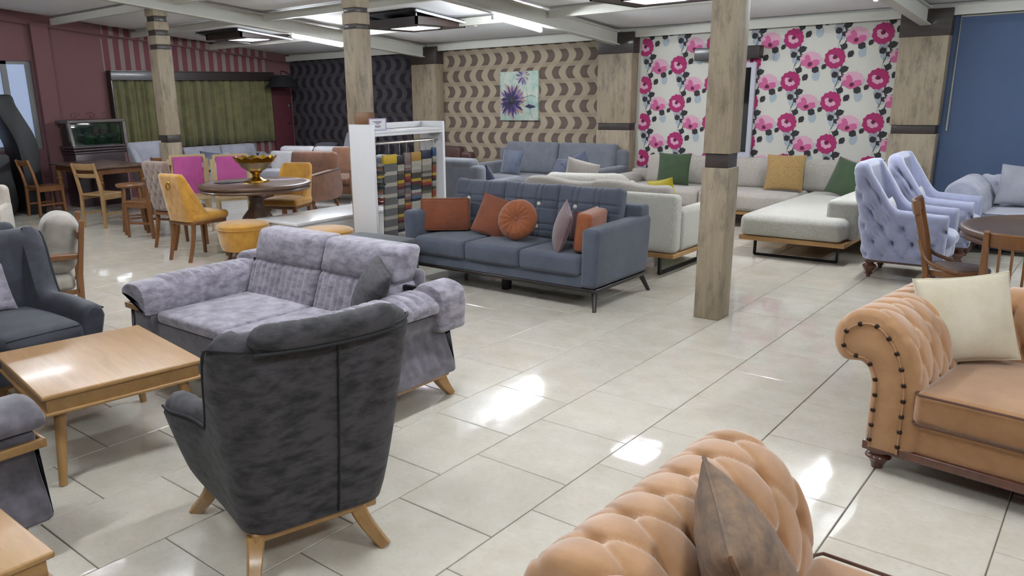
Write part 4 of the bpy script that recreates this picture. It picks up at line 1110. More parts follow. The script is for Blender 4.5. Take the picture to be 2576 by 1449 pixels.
# ------------------------------------------------------------------ beige sofas behind the slate one
def platform_sofa():
    t = thing('sofa', 'beige boucle sofa seen from behind on a wooden platform', 'sofa', (-2.35, 5.0, 0), 180); h = .95; y0, y1 = -.5, .5
    obj('platform', rbox(-h, h, y0, y1, .165, .205, .006), ash, t)
    obj('back', rbox(-h, h, y1-.16, y1, .205, .745, .05, (4, 1, 3), 3), beige_b, t)
    for i in range(2): obj('seat_cushion', cushion(-h+.16+i*.79, -h+.16+(i+1)*.79-.005, y0, y1-.17, .206, .44, .05, .02, .01), beige_b, t)
    for i in range(2): obj('back_cushion', rbox(-.42, .42, -.085, .085, 0, .38, .06, (6, 1, 4), 3, lambda x, y, z, u, v, q: (x, y, z+.02*math.sin(u*3)*(q > 0))), beige_d, t, loc=(-.37+.8*i, y1-.27, .435), rot=(R(-8), 0, R(2-4*i)))
    obj('arm', rbox(-h, -h+.15, y0, y1-.16, .205, .60, .05, (1, 4, 2), 3), beige_b, t)
    for sx in (-1, 1):
        pts = [(sx*(h-.14), y0+.12, .165), (sx*(h-.14), y0+.12, .012), (sx*(h-.14), y1-.02, .012), (sx*(h-.14), y1-.02, .165)]
        obj('skid_leg', add(*[sweep([a, b], (.045, .022), (1, 0, 0)) for a, b in zip(pts, pts[1:])]), black_metal, t)
platform_sofa()
throw_pillow('lemon yellow cushion at the end of the beige sofa behind slate sofa', (-1.72, 4.98, .46), (8, 10, 150), .42, .38, .11, yellow_c, yellow_c)
def tub():
    t = thing('tub_armchair', 'beige curved back armchair in front of the grey wall sofa', 'armchair', (-3.5, 6.5, 0), 195)
    p0 = plan(.52, .30, .36, .34, 8, 10, 8); p1 = plan(.56, .30, .42, .36, 8, 10, 8)
    g, e, c = shell(p0, p1, lambda x, y: .58+.14*smoothstep(-.2, .3, y), .12, .8, .16, 6, 3, endr=.05)
    obj('shell', g, beige_b, t); obj('seat_cushion', cushion(-.37, .37, -.36, .2, .13, .43, .06, .03), beige_b, t)
    for x, y in ((-.4, -.2), (.4, -.2), (-.35, .25), (.35, .25)): obj('leg', xf(lathe([(.025, .125), (.018, 0)], 10), loc=(x, y, 0)), darkw, t)
tub()
throw_pillow('oatmeal cushion sticking up above the beige curved armchair', (-3.62, 6.42, .47), (12, -14, 200), .42, .40, .14, beige_d)
def corner_sofa():
    t = thing('corner_sofa', 'beige L shaped corner sofa with chaise along the floral wall', 'sofa', (-2.1, 7.9, 0), 0)
    # local: back along y=+.5, chaise towards -y at the right
    obj('platform', rbox(-1.75, .75, -.42, .48, .165, .21, .006), ash, t); obj('chaise_platform', rbox(.78, 1.80, -2.05, .48, .165, .21, .006), ash, t)
    for i in range(2): obj('seat_cushion', cushion(-1.55+i*1.16, -1.55+(i+1)*1.16-.005, -.45, .30, .211, .43, .05, .02, .01), beige_d, t)
    obj('chaise_cushion', cushion(.78, 1.78, -2.07, .30, .211, .43, .07, .02, .01), beige_b, t)
    obj('back_frame', rbox(-1.75, 1.80, .32, .50, .211, .60, .05), beige_d, t)
    for xa, xb in ((-1.45, -.42), (-.40, .66), (.68, 1.70)):
        obj('back_cushion', rbox(xa, xb, -.09, .09, 0, .40, .07, (6, 1, 4), 3, lambda x, y, z, u, v, q: (x, y-.03*(1-u*u)*(1-q*q), z)), beige_d, t, loc=(0, .26, .41), rot=(R(-8), 0, 0))
    obj('arm', rbox(-1.78, -1.52, -.43, .34, .211, .56, .11, (1, 3, 1), 4), beige_d, t)
    obj('end_arm', rbox(1.55, 1.86, -1.86, .32, .211, .60, .05, (1, 4, 1), 3), beige_b, t)
    for pts in ([(.92, -1.95, .165), (.92, -1.95, .012), (1.72, -1.95, .012), (1.72, -1.95, .165)], [(.92, .2, .165), (.92, .2, .012), (1.72, .2, .012), (1.72, .2, .165)], [(-1.6, -.3, .165), (-1.6, -.3, .012), (-.2, -.3, .012), (-.2, -.3, .165)]):
        obj('skid_leg', add(*[sweep([a, b], (.022, .04), (0, 1, 0)) for a, b in zip(pts, pts[1:])]), black_metal, t)
corner_sofa()
throw_pillow('forest green cushion at the left end of the beige corner sofa', (-2.98, 7.75, .45), (10, 0, 4), .45, .42, .12, green_c)
throw_pillow('mustard woven cushion in the middle of the beige corner sofa', (-1.55, 7.80, .45), (12, 0, 6), .46, .44, .12, mustard)
throw_pillow('forest green cushion at the right end of the beige corner sofa', (-.85, 7.6, .45), (16, 12, -24), .44, .42, .12, green_c)

# ------------------------------------------------------------------ grey sofas by the tan wave wallpaper
soft_sofa('mid grey two seat sofa against the tan wave wallpaper', (-5.15, 7.98, 0), 0, 2.36, .92, grey_t, arm_h=.62, arm_w=.17, back_h=.90, lean=10, seat_z=.44, back_th=.12)
GB = 'denim blue cushions on the grey wall sofa'
throw_pillow('denim blue cushion at the left arm of the grey wall sofa', (-5.72, 7.80, .46), (14, 2, -8), .42, .38, .12, denim, None, GB)
throw_pillow('denim blue cushion lying low in the middle of the grey wall sofa', (-4.85, 7.95, .46), (38, 0, 0), .42, .30, .12, denim, None, GB)
throw_pillow('denim blue cushion slumped at the right arm of the grey wall sofa', (-4.33, 7.70, .46), (16, -20, 58), .42, .36, .12, denim, None, GB)
soft_sofa('light grey sofa seen from behind, right of the fabric sample rack', (-5.58, 6.05, 0), 180, 2.1, .92, grey_t, arm_h=.60, arm_w=.13, back_h=.86, seat_z=.42, lean=14, cushions=True)
throw_pillow('shiny denim blue cushion lying at the end of the light grey sofa', (-5.0, 6.42, .44), (30, 10, 160), .40, .34, .12, denim, None)
soft_sofa('dark brown leather armchair by the wall column behind the sample rack', (-7.35, 7.85, 0), -14, 1.3, .85, brown_l, arm_h=.66, arm_w=.22, back_h=.82, seats=1, name='leather_armchair')

# ------------------------------------------------------------------ periwinkle tufted armchairs and the grey chesterfield
GL = 'periwinkle tufted armchairs'
tc = tufted_armchair('periwinkle tufted armchair nearest the bistro chair', (.20, 5.764, 0), 91, blue_lilac, blue_lilac, GL)
dup(tc, (.24, 6.80, 0), 91, 'periwinkle tufted armchair standing behind its twin', GL)
for p, l in (((.10, 5.80, .45), 'small white cushion in the nearer periwinkle armchair'), ((.14, 6.84, .45), 'small white cushion in the farther periwinkle armchair')):
    throw_pillow(l, p, (14, 0, 91), .26, .24, .09, white_c, None, 'small white cushions', n=8)
chesterfield('silver grey chesterfield sofa against the blue wall', (1.52, 7.72, 0), 0, 2.2, silver_c, silver_c, darkw, plain('grey_piping', (120, 122, 134), .8), nails=False, ny=40)
throw_pillow('grey lilac cushion on the silver grey chesterfield', (.86, 7.75, .44), (20, 4, 6), .46, .42, .13, grey_l, grey_l)

# ------------------------------------------------------------------ bistro set at the right
def bistro():
    t = thing('bistro_chair', 'wooden bistro chair with rounded seat in front of periwinkle armchair', 'chair', (.87, 4.0, 0), 96)
    seat = [(.205*math.cos(a)*(1+.06*math.sin(a)), .20*math.sin(a)) for a in [2*PI*i/36 for i in range(36)]]
    obj('seat_frame', prism(seat, 2, .42, .465, .008), oakb, t)
    obj('seat_panel', prism([(x*.86, y*.86) for x, y in seat], 2, .46, .469, .004), walnut_top, t)
    for s in (-1, 1):
        obj('back_post', sweep([(s*.165, .19, 0), (s*.165, .165, .44), (s*.16, .20, .62), (s*.155, .27, .90)], [(.03, .035), (.034, .042), (.034, .036), (.034, .026)], (1, 0, 0)), oakb, t)
        obj('leg', sweep([(s*.15, -.12, .43), (s*.165, -.17, 0)], [(.036, .036), (.026, .026)], (1, 0, 0)), oakb, t)
        obj('side_curve', tube(smooth_path([(s*.17, .225, .66), (s*.185, .17, .53), (s*.20, .05, .475), (s*.205, -.02, .465)], 5), .013, 8), oakb, t)
        obj('stretcher', tube([(s*.155, .17, .2), (s*.158, -.15, .2)], .011, 8), oakb, t)
    obj('crest_rail', rbox(-.18, .18, -.014, .014, -.05, .05, .01, (8, 1, 1), 2, lambda x, y, z, u, v, w_: (x, y+.03*(1-u*u), z)), oakb, t, loc=(0, .262, .87), rot=(R(-14), 0, 0))
    for x in (-.04, .04): obj('back_slat', sweep([(x, .19, .46), (x, .225, .65), (x, .285, .86)], (.022, .012), (1, 0, 0)), oakb, t)
bistro()
round_table('round walnut pedestal table cut by the right edge', (1.52, 4.12, 0), .68, walnut_top, oakb, .76)
def slat_chair():
    t = ladder_chair('wooden slat back chair pushed up to the table at right edge', (1.32, 3.32, 0), 176, oakb, .45, .86, 1, .42)
    for x in (-.12, -.06, 0, .06, .12): obj('back_slat', sweep([(x, .18, .44), (x, .215, .64), (x, .248, .80)], (.022, .012), (1, 0, 0)), oakb, t)
slat_chair()
# ------------------------------------------------------------------ left half: dining sets, poufs, sample rack, far corner
round_table('round dark wood dining table carrying a golden bowl', (-5.82, 3.16, 0), .62, walnut_top, walnut_top, .76)
bowl = thing('footed_bowl', 'golden footed bowl with scalloped rim on the round dining table', 'bowl', (-5.84, 3.20, .76)); bowl.scale = (1.5, 1.5, 1.5)
def scallop(x, y, z):
    a = math.atan2(y, x); k = 1+.05*math.cos(a*12)*smoothstep(.13, .17, z); return (x*k, y*k, z+.008*math.cos(a*12)*smoothstep(.14, .17, z))
obj('bowl', warp(lathe([(.02, .075), (.06, .085), (.10, .11), (.128, .15), (.132, .152), (.122, .15), (.09, .115), (.02, .09)], 48, False), lambda x, y, z: (x*(1+.012*math.sin(z*420)), y*(1+.012*math.sin(z*420)), z)), plain('champagne_metal', (226, 218, 186), .4, .45), bowl)
obj('rim', warp(lathe([(.128, .15), (.15, .185), (.156, .184), (.136, .15)], 48, False), scallop), gold, bowl)
obj('foot', warp(lathe([(.085, 0), (.08, .012), (.05, .022), (.028, .04), (.03, .06), (.05, .078)], 24), lambda x, y, z: (x*(1+.12*math.cos(math.atan2(y, x)*6)*(z < .015)), y*(1+.12*math.cos(math.atan2(y, x)*6)*(z < .015)), z)), gold, bowl)
tag(obj('tray', rbox(-6.18, -5.98, 2.86, 3.16, .761, .768, .003), plain('grey_slate', (70, 68, 72), .4)), 'flat dark grey tray lying on the round dining table', 'tray')
GY = 'ochre yellow upholstered chairs'
dining_shell_chair('ochre yellow tufted chair with ring pull, seen from behind', (-5.98, 2.46, 0), 186, ochre, oakb, .93, True, GY, True)
dining_shell_chair('ochre yellow chair on the far side of the round table', (-6.12, 3.86, 0), 24, ochre, oakb, .90, False, GY)
def tall_chair(label, loc, rz, fab, wd, group=None, w=.43, top=1.0):
    t = thing('upholstered_chair', label, 'chair', loc, rz, group); h = w/2
    def tf(x, y, z, u, v, q):
        d = 0
        if v > 0: a, b = x/.055, z/.085; d = (tuft((a+b)/2, (a-b)/2)-.6)*.016*max(0, 1-u**8)*max(0, 1-q**8)
        return (x*(1-.08*(1-q)/2), y+d, z)
    obj('backrest', rbox(-h, h, -.045, .045, -.29, .29, .04, (30, 1, 36), 3, tf), fab, t, loc=(0, .21, .72), rot=(R(-9), 0, 0))
    obj('seat_cushion', cushion(-h, h, -.24, .19, .42, .50, .035, .02), fab, t); obj('seat_rail', rbox(-h+.01, h-.01, -.22, .2, .385, .422, .006), wd, t)
    for s in (-1, 1):
        obj('leg', sweep([(s*(h-.03), -.2, .39), (s*(h-.03), -.21, 0)], [(.042, .042), (.03, .03)], (0, 1, 0)), wd, t)
        obj('leg', leg_curve(s*(h-.03), .16, .39, s*(h-.035), .24, .045, .032, .3), wd, t)
tall_chair('taupe tufted high back chair beside the ochre yellow one', (-6.80, 2.76, 0), 186, taupe_v, oakb)
def pink_chair(label, loc, rz, group):
    t = thing('chair_frame', label, 'chair', loc, rz, group)
    pale = wood('raw_beech', (206, 178, 132), (186, 158, 112), 2, 2, .6, 0)
    obj('back_frame', add(*[sweep([(s*.20, .19, .44), (s*.215, .25, .96)], (.045, .035), (1, 0, 0)) for s in (-1, 1)], sweep([(-.22, .25, .955), (.22, .25, .955)], (.035, .04), (0, 0, 1))), pale, t)
    obj('webbing', rbox(-.185, .185, -.008, .008, -.25, .25, .004), pink_c, t, loc=(0, .212, .70), rot=(R(-6.5), 0, 0))
    obj('seat_frame', add(sweep([(-.22, -.21, .44), (.22, -.21, .44)], (.04, .04), (0, 0, 1)), sweep([(-.20, .19, .44), (.20, .19, .44)], (.04, .04), (0, 0, 1)), *[sweep([(s*.215, -.22, .44), (s*.20, .2, .44)], (.04, .04), (0, 0, 1)) for s in (-1, 1)]), pale, t)
    for s in (-1, 1):
        obj('leg', sweep([(s*.20, -.20, .43), (s*.21, -.22, 0)], [(.045, .045), (.03, .03)], (0, 1, 0)), pale, t); obj('leg', sweep([(s*.19, .18, .43), (s*.19, .25, 0)], [(.045, .045), (.03, .03)], (0, 1, 0)), pale, t)
        obj('side_wing', sweep([(s*.225, .19, .5), (s*.235, .22, .92)], (.02, .06), (1, 0, 0)), pale, t)
GP = 'unfinished chairs with pink webbing'
pink_chair('bare wood chair with pink webbing back, left one of the pair', (-7.72, 3.50, 0), 62, GP)
pink_chair('bare wood chair with pink webbing back beside the round table', (-7.22, 3.80, 0), 56, GP)
pouf('round ochre yellow pouf on legs beside the yellow tufted chair', (-5.33, 2.62, 0), ochre, oakb, .265, .42, 'ochre poufs')
pouf('round ochre yellow pouf showing only its lid before the sample rack', (-4.27, 2.84, 0), ochre, oakb, .265, .42, 'ochre poufs')
t = thing('ottoman', 'charcoal grey upholstered ottoman beside the slate sofa', 'ottoman', (-3.47, 2.64, 0), 4)
obj('body', rbox(-.36, .36, -.30, .30, .08, .34, .03), char_c, t); obj('cushion', cushion(-.365, .365, -.305, .305, .335, .42, .035, .03, 0), char_c, t)
for x, y in ((-.3, -.24), (.3, -.24), (-.3, .24), (.3, .24)): obj('leg', xf(lathe([(.024, .085), (.018, 0)], 10), loc=(x, y, 0)), darkw, t)
# white low cabinet with carved end
t = thing('low_cabinet', 'white low cabinet with fluted moulding beside the sample rack', 'cabinet', (-5.12, 3.58, 0), 0)
obj('body', rbox(-.31, .31, -.66, .68, .0, .385, .006, seg=1), white_l, t); obj('top', rbox(-.34, .34, -.70, .72, .385, .42, .01), white_l, t)
obj('moulding', add(rbox(-.325, .325, -.685, -.66, .33, .384, .01), *[rbox(-.31+.031*i, -.31+.031*i+.02, -.678, -.66, .27, .325, .005, seg=1) for i in range(20)]), white_l, t)
obj('side_panel', rbox(.308, .322, -.6, .62, .05, .34, .006), white_l, t); obj('plinth', rbox(-.32, .32, -.672, .69, .001, .06, .008), white_l, t)
# fabric sample rack
def rack():
    t = thing('sample_rack', 'white open rack hung with fabric sample books', 'rack', (-4.11, 3.22, 0), 0)
    H = 1.40; L = 1.02
    obj('end_panel', rbox(-.165, .165, 0, .035, 0, H, .004, seg=1), white_l, t)
    obj('end_panel', rbox(-.165, .165, L, L+.035, 0, H, .004, seg=1), white_l, t)
    obj('top_shelf', rbox(-.165, .165, .036, L-.001, H-.09, H-.06, .004, seg=1), white_l, t)
    obj('lip', rbox(-.165, -.14, .036, L-.001, H-.058, H, .004, seg=1), white_l, t)
    obj('top_fascia', rbox(.135, .165, .036, L-.001, H-.115, H-.091, .003, seg=1), white_l, t)
    obj('bottom_shelf', rbox(-.165, .165, .036, L-.001, .12, .15, .004, seg=1), plain('dark_shelf', (60, 50, 44), .6), t)
    for x in (-.02, .09): obj('hanging_rod', tube([(x, .036, H-.19), (x, L, H-.19)], .011, 8), silver, t)
rack()
rs = random.Random(11)
PAL = [(206, 198, 178), (178, 170, 152), (120, 110, 98), (84, 72, 62), (150, 90, 48), (196, 150, 60), (110, 34, 44), (70, 30, 40), (150, 112, 116), (60, 70, 92), (36, 44, 66), (56, 70, 54), (214, 206, 190), (40, 38, 40), (170, 60, 40), (224, 190, 60), (92, 124, 150), (130, 128, 126)]
sm = [plain('swatch_%d' % i, tuple(int(x*.82) for x in c), .85) for i, c in enumerate(PAL)]
def sample_book(label, y, w, top, head, n, x=.10, cols=None, zb=.30):
    """hanging book of stepped fabric swatches facing the aisle (+x)"""
    t = thing('sample_book', label, 'sample book', (-4.11+x, 3.22+y, 0), 0, 'hanging fabric sample books')
    obj('header', rbox(-.012, .014, -w/2, w/2, top-.09, top, .003, seg=1), plain('head_%d_%d_%d' % head, head, .5), t)
    obj('hook', tube([(0, 0, top), (0, 0, 1.20), (-.01, 0, 1.225)], .003, 5), silver, t)
    step = (top-.09-zb)/n
    for i in range(n):
        z = top-.09-i*step
        c = rs.randrange(len(sm)) if cols is None else cols[i % len(cols)]
        obj('swatch', box(.006-.0012*i-.014, .010-.0012*i+.004, -w/2+.004, w/2-.004, z-step*1.05, z), sm[c], t, smooth=False)
    return t
sample_book('sample book with mustard header and pale striped card front in the rack', .26, .19, 1.10, (206, 170, 40), 24, .12, [17, 17, 12], .12)
sample_book('sample book with black header and cream to wine swatches in the rack', .43, .10, 1.08, (24, 24, 28), 22, .10, [0, 12, 2, 3, 3, 15, 4, 6, 17, 2, 10])
sample_book('sample book with mauve swatches in the rack', .53, .09, 1.10, (136, 112, 108), 24, .10, [8, 1, 8, 3, 5, 14, 6, 8, 9, 17])
sample_book('sample book with gold emblem header and white to blue swatches in the rack', .66, .15, 1.10, (170, 130, 50), 24, .10, [12, 0, 12, 1, 3, 3, 15, 6, 11, 9, 12, 8, 16, 10])
sample_book('sample book with navy header and cream to olive swatches in the rack', .82, .15, 1.11, (18, 30, 58), 24, .10, [0, 12, 1, 1, 2, 1, 3, 5, 14, 7, 11, 2])
sample_book('narrow sample book with blue header at the end of the rack', .93, .06, 1.13, (20, 66, 104), 26, .11, [0, 1, 3, 4, 14, 4, 15, 6, 13])
for i in range(11):
    o = obj('fabric_swatch', box(-4.25, -3.97+.02*(i % 3), 3.275, 3.36, 0, .022), sm[(6, 14, 12, 4, 13, 11, 2, 15, 3, 4, 1)[i]], smooth=False)
    o.location = (0, 0, .62+.038*i); tag(o, ('wine red', 'brick red', 'cream', 'caramel', 'black', 'moss green', 'grey brown', 'yellow', 'dark brown', 'tan', 'beige')[i] + ' folded swatch, ' + ('lowest', 'second from below', 'third from below', 'fourth from below', 'fifth from below', 'middle', 'fifth from top', 'fourth from top', 'third from top', 'second from top', 'topmost')[i] + ' of the stack in the rack', 'swatch', 'folded swatches stacked in the rack')
fr = thing('sign_holder', 'small printed white notice in a holder on the rack', 'sign', (-3.97, 3.32, 1.342), 62)
obj('plate', rbox(-.085, .085, -.006, .006, 0, .115, .003), white_l, fr)
obj('border', add(*[box(*q) for q in ((-.087, .087, -.009, -.006, 0, .008), (-.087, .087, -.009, -.006, .107, .115), (-.087, -.079, -.009, -.006, .008, .107), (.079, .087, -.009, -.006, .008, .107))]), plain('lilac_border', (184, 176, 210), .5), fr, smooth=False)
ink = plain('ink', (86, 60, 110), .7)
obj('print', add(*[box(a, b, -.0075, -.0058, z, z+.005) for a, b, z in ((-.05, .04, .082), (-.03, .035, .072), (-.02, .02, .060), (-.03, .03, .040), (-.022, .022, .030))]), ink, fr, smooth=False)
fr2 = thing('wooden_plaque', 'small brown wooden board standing behind the notice on the rack', 'board', (-4.16, 3.33, 1.342), 62)
obj('board', rbox(-.10, .10, -.008, .008, 0, .17, .004), oakb, fr2); obj('stand', rbox(-.05, .05, .008, .05, 0, .02, .003), oakb, fr2)

# far left dining group
def turned_table():
    t = thing('dining_table', 'rectangular dark topped table with turned legs before the aquarium', 'table', (-10.48, 3.62, 0), -2)
    obj('tabletop', rbox(-.85, .85, -.42, .42, .735, .765, .01), walnut_top, t); obj('apron', rbox(-.76, .76, -.35, .35, .65, .736, .005), oakb, t)
    for x in (-.72, .72):
        for y in (-.32, .32): obj('leg', xf(lathe([(.045, .66), (.045, .58), (.03, .56), (.05, .53), (.03, .50), (.042, .40), (.03, .16), (.04, .13), (.045, .10), (.03, .0)], 12), loc=(x, y, 0)), oakb, t)
turned_table()
GW = 'wooden chairs of the far dining set'
lightw = wood('light_beech', (188, 152, 104), (164, 128, 84), 2, 2, .45, .1)
ladder_chair('light beech ladder back chair in front of the dark topped table', (-9.15, 2.98, 0), 198, lightw, .45, .88, 2, .42, GW)
ladder_chair('honey wood chair with curved top rail behind the dark topped table', (-11.0, 2.97, 0), 182, oakb, .45, .86, 1, .42, GW)
ladder_chair('honey wood chair at the right end of the dark topped table', (-9.35, 4.05, 0), 250, oakb, .45, .88, 1, .42, GW)
ladder_chair('honey wood chair half hidden by the column', (-7.80, 2.92, 0), 290, oakb, .45, .88, 1, .40, GW)
t = thing('round_stool', 'round wooden stool with foot ring beside the light beech chair', 'stool', (-8.20, 2.92, 0))
obj('seat', lathe([(.001, .60), (.16, .60), (.175, .612), (.18, .625), (.172, .645), (.15, .642), (.001, .636)], 28, False), oakb, t)
for k in range(4):
    a = k*PI/2+.4; obj('leg', tube([(.12*math.cos(a), .12*math.sin(a), .61), (.19*math.cos(a), .19*math.sin(a), 0)], [.02, .015], 10), oakb, t)
obj('foot_ring', tube([(.165*math.cos(a), .165*math.sin(a), .21) for a in [2*PI*i/24 for i in range(24)]], .012, 8, loop=True), oakb, t)
# far armchairs and sofas
def simple_wing(label, loc, rz, fab, group=None):
    t = thing('wing_chair', label, 'armchair', loc, rz, group)
    p0 = plan(.30, .34, .26, .10, 8, 5, 8); p1 = plan(.36, .34, .33, .12, 8, 5, 8)
    g, e, c = shell(p0, p1, lambda x, y: .57+.47*smoothstep(-.08, .2, y), .15, 1.0, .10, 7, 4)
    obj('shell', g, fab, t); obj('seat_cushion', cushion(-.22, .22, -.38, .16, .28, .44, .05, .03), fab, t)
    for x, y in ((-.25, -.28), (.25, -.28), (-.22, .2), (.22, .2)): obj('leg', xf(lathe([(.022, .16), (.015, 0)], 10), loc=(x, y, 0)), darkw, t)
simple_wing('light grey wing chair beside the curtain left of the column', (-10.4, 4.55, 0), 100, grey_l, 'light grey wing chairs')
simple_wing('light grey wing chair before the dark wave wallpaper', (-9.75, 8.25, 0), 8, grey_l, 'light grey wing chairs')
lounge_sofa('grey ribbed sofa under the olive curtain', (-11.35, 6.55, 0), 90, 2.1, .95, grey_l, grey_l, ash, 2, 'sofa')
throw_pillow('dark blue cushion on the far grey ribbed sofa', (-11.05, 5.95, .45), (30, 10, 70), .42, .36, .12, denim)
throw_pillow('pale grey cushion on the far grey ribbed sofa', (-10.98, 6.15, .45), (36, 0, 80), .44, .34, .12, silver_c)
soft_sofa('white sofa seen from behind in front of the maroon door', (-9.75, 7.45, 0), 194, 1.9, .7, white_c, arm_h=.60, back_h=.80, seat_z=.42, lean=10)
tag(obj('throw_pillow', xf(pillow(.44, .36, .13), loc=(0, 0, .18)), navy_suede, loc=(-9.55, 7.22, .74), rot=(R(-70), 0, R(20))), 'dark grey cushion lying on the back of the white sofa', 'cushion')
GBR = 'cinnamon brown button back armchairs'
b1 = box_armchair('cinnamon brown armchair behind the golden bowl', (-8.1, 5.66, 0), 16, brown_c, oakb, GBR, .92, .84)
dup(b1, (-8.3, 6.68, 0), 16, 'cinnamon brown armchair half hidden by the sample rack', GBR)
t = thing('upholstered_bench', 'small light grey upholstered stool behind the pink webbing chair', 'stool', (-7.35, 4.5, 0), 30)
obj('seat', cushion(-.28, .28, -.24, .24, .45, .72, .05, .02), grey_l, t)
for x, y in ((-.22, -.18), (.22, -.18), (-.22, .18), (.22, .18)): obj('leg', xf(lathe([(.022, .46), (.015, 0)], 10), loc=(x, y, 0)), oakb, t)
t = thing('bench_seat', 'pale beige rounded bench behind the white low cabinet', 'bench', (-5.35, 4.85, 0), 6)
obj('seat', cushion(-.55, .75, -.2, .2, .30, .40, .05, .02), beige_b, t)
for x, y in ((-.42, -.13), (.62, -.13), (-.42, .13), (.62, .13)): obj('leg', xf(lathe([(.02, .31), (.014, 0)], 10), loc=(x, y, 0)), oakb, t)
# wooden lounge chair with linen back cushion
t = thing('lounge_chair', 'open wooden armchair with oatmeal linen back cushion at left', 'armchair', (-4.70, .31, 0), -22)
for s in (-1, 1):
    obj('back_post', sweep([(s*.29, .26, 0), (s*.29, .28, .4), (s*.29, .34, .80)], [(.035, .06), (.04, .085), (.035, .08)], (1, 0, 0)), oakb, t)
    obj('front_leg', sweep([(s*.29, -.32, 0), (s*.29, -.30, .55)], (.035, .05), (1, 0, 0)), oakb, t)
    obj('arm_rest', sweep([(s*.29, -.36, .555), (s*.29, .30, .535)], (.045, .03), (1, 0, 0)), oakb, t)
    obj('side_rail', sweep([(s*.29, -.30, .28), (s*.29, .27, .26)], (.03, .05), (1, 0, 0)), oakb, t)
obj('back_rail', rbox(-.29, .29, .29, .315, .66, .72, .006), oakb, t); obj('front_rail', rbox(-.275, .275, -.32, -.29, .25, .30, .006), oakb, t)
obj('seat_cushion', cushion(-.265, .265, -.30, .24, .27, .38, .04, .02), natural, t)
tag(obj('back_cushion', rbox(-.25, .25, -.115, .115, 0, .46, .10, (8, 2, 8), 4, lambda x, y, z, u, v, q: (x+.006*math.sin(z*40), y*(1+.25*(1-u*u)*(1-q*q))+.006*math.sin(x*30+z*25), z)), oatmeal, loc=(-4.66, .42, .385), rot=(R(-12), 0, R(-22))), 'plump oatmeal linen cushion standing in the wooden lounge chair', 'cushion')
# cream seat at the far left edge
t = thing('armchair', 'cream upholstered armchair with light wooden legs at the left edge', 'armchair', (-7.35, .72, 0), 60)
obj('back', rbox(-.36, .36, .18, .36, .36, .84, .06, (3, 1, 3), 3), natural, t); obj('seat', cushion(-.36, .36, -.36, .2, .36, .50, .05, .02), natural, t)
for s in (-1, 1): obj('arm', rbox(*sorted((s*.29, s*.37)), -.34, .3, .36, .66, .035), natural, t)
obj('seat_frame', rbox(-.34, .34, -.33, .33, .315, .36, .006), ash, t)
for x in (-.3, .3):
    for y in (-.28, .28): obj('leg', sweep([(x, y, .32), (x*1.15, y*1.15, 0)], [(.05, .05), (.028, .028)], (0, 1, .1)), ash_z, t)
# black leather recliner seen from the side
black_l = fabric('black_leather', (13, 13, 18), (8, 8, 11), 4, 100, .5, .0)
t = thing('recliner_chair', 'tall glossy black curved recliner beside the red pilaster', 'armchair', (-11.55, 2.72, 0), 0)
pf = [(-.30, 1.80), (-.24, 1.5), (-.12, 1.25), (-.04, 1.0), (-.02, .6), (-.02, .0), (.26, .0), (.28, .6), (.30, .95), (.26, 1.2), (.14, 1.45), (.04, 1.65), (-.02, 1.80)]
obj('back_shell', prism(smooth_path([(a*.9+.12, z) for a, z in pf]+[(pf[0][0]*.9+.12, pf[0][1])], 4)[:-1], 0, -.28, .28, .03), black_l, t)
ar = [(-.80, .85), (-.5, .92), (-.10, .95), (-.06, .7), (-.06, .1), (-.5, .05), (-.8, .05)]
obj('side_shell', prism(smooth_path(ar+[ar[0]], 4)[:-1], 0, -.30, -.20, .03), black_l, t); obj('side_shell', prism(smooth_path(ar+[ar[0]], 4)[:-1], 0, .20, .30, .03), black_l, t)
obj('seat', cushion(-.2, .2, -.80, -.1, .2, .48, .06, .03), black_l, t)
tag(obj('bolster_pillow', xf(tube([(0, -.26, 0), (0, -.24, 0), (0, .24, 0), (0, .26, 0)], [.05, .075, .075, .05], 14), loc=(0, 0, .075)), brown_c, loc=(-11.32, 2.28, .93), rot=(0, 0, 0)), 'brown bolster pillow lying on the black recliner', 'cushion')
# aquarium on its dark stand
aq = thing('aquarium', 'planted glass aquarium in a dark wooden hood on a moulded stand', 'aquarium', (-11.62, 4.12, 0), 90)
obj('stand', rbox(-.42, .42, -.22, .22, .0, .86, .008), wood('plum_wood', (70, 46, 52), (48, 30, 36), 0, 2, .4, .2), aq)
for k in range(3): obj('moulding', rbox(-.46+.012*k, .46-.012*k, -.26+.012*k, .24, .95-.045*k, .985-.045*k, .008), MATS['plum_wood'], aq)
frame_m = wood('aged_wood', (96, 84, 78), (70, 60, 56), 0, 2, .5, .1)
for s in (-1, 1): obj('hood_post', sweep([(s*.44, -.25, .985), (s*.46, -.20, 1.36)], (.055, .05), (0, 1, 0)), frame_m, aq)
obj('hood', rbox(-.48, .48, -.23, .22, 1.35, 1.40, .008), frame_m, aq)
wm = NT('tank_scene'); f = wm.noise(wm.coords(), 9, 4, .6); wm.base(wm.ramp(f, [(.35, rgb(8, 14, 16)), (.5, rgb(18, 36, 24)), (.62, rgb(26, 54, 34)), (.75, rgb(44, 38, 50))])); wm.set(Roughness=.05); wm.b.inputs['Coat Weight'].default_value = .6
obj('tank', rbox(-.415, .415, -.19, .2, .985, 1.345, .004), wm.m, aq)
iron = plain('rusty_iron', (104, 58, 54), .6, .5)
def scroll(cx, s):
    return tube([(cx+s*(.09-.012*i*.5)*math.cos(i*.6), .06, 1.46+(.06-.008*i*.5)*math.sin(i*.6)) for i in range(14)], .006, 5)
obj('iron_scroll', add(scroll(-.22, 1), scroll(.05, -1), scroll(.30, 1), tube([(-.3, .06, 1.402), (.4, .06, 1.402)], .006, 5)), iron, aq)
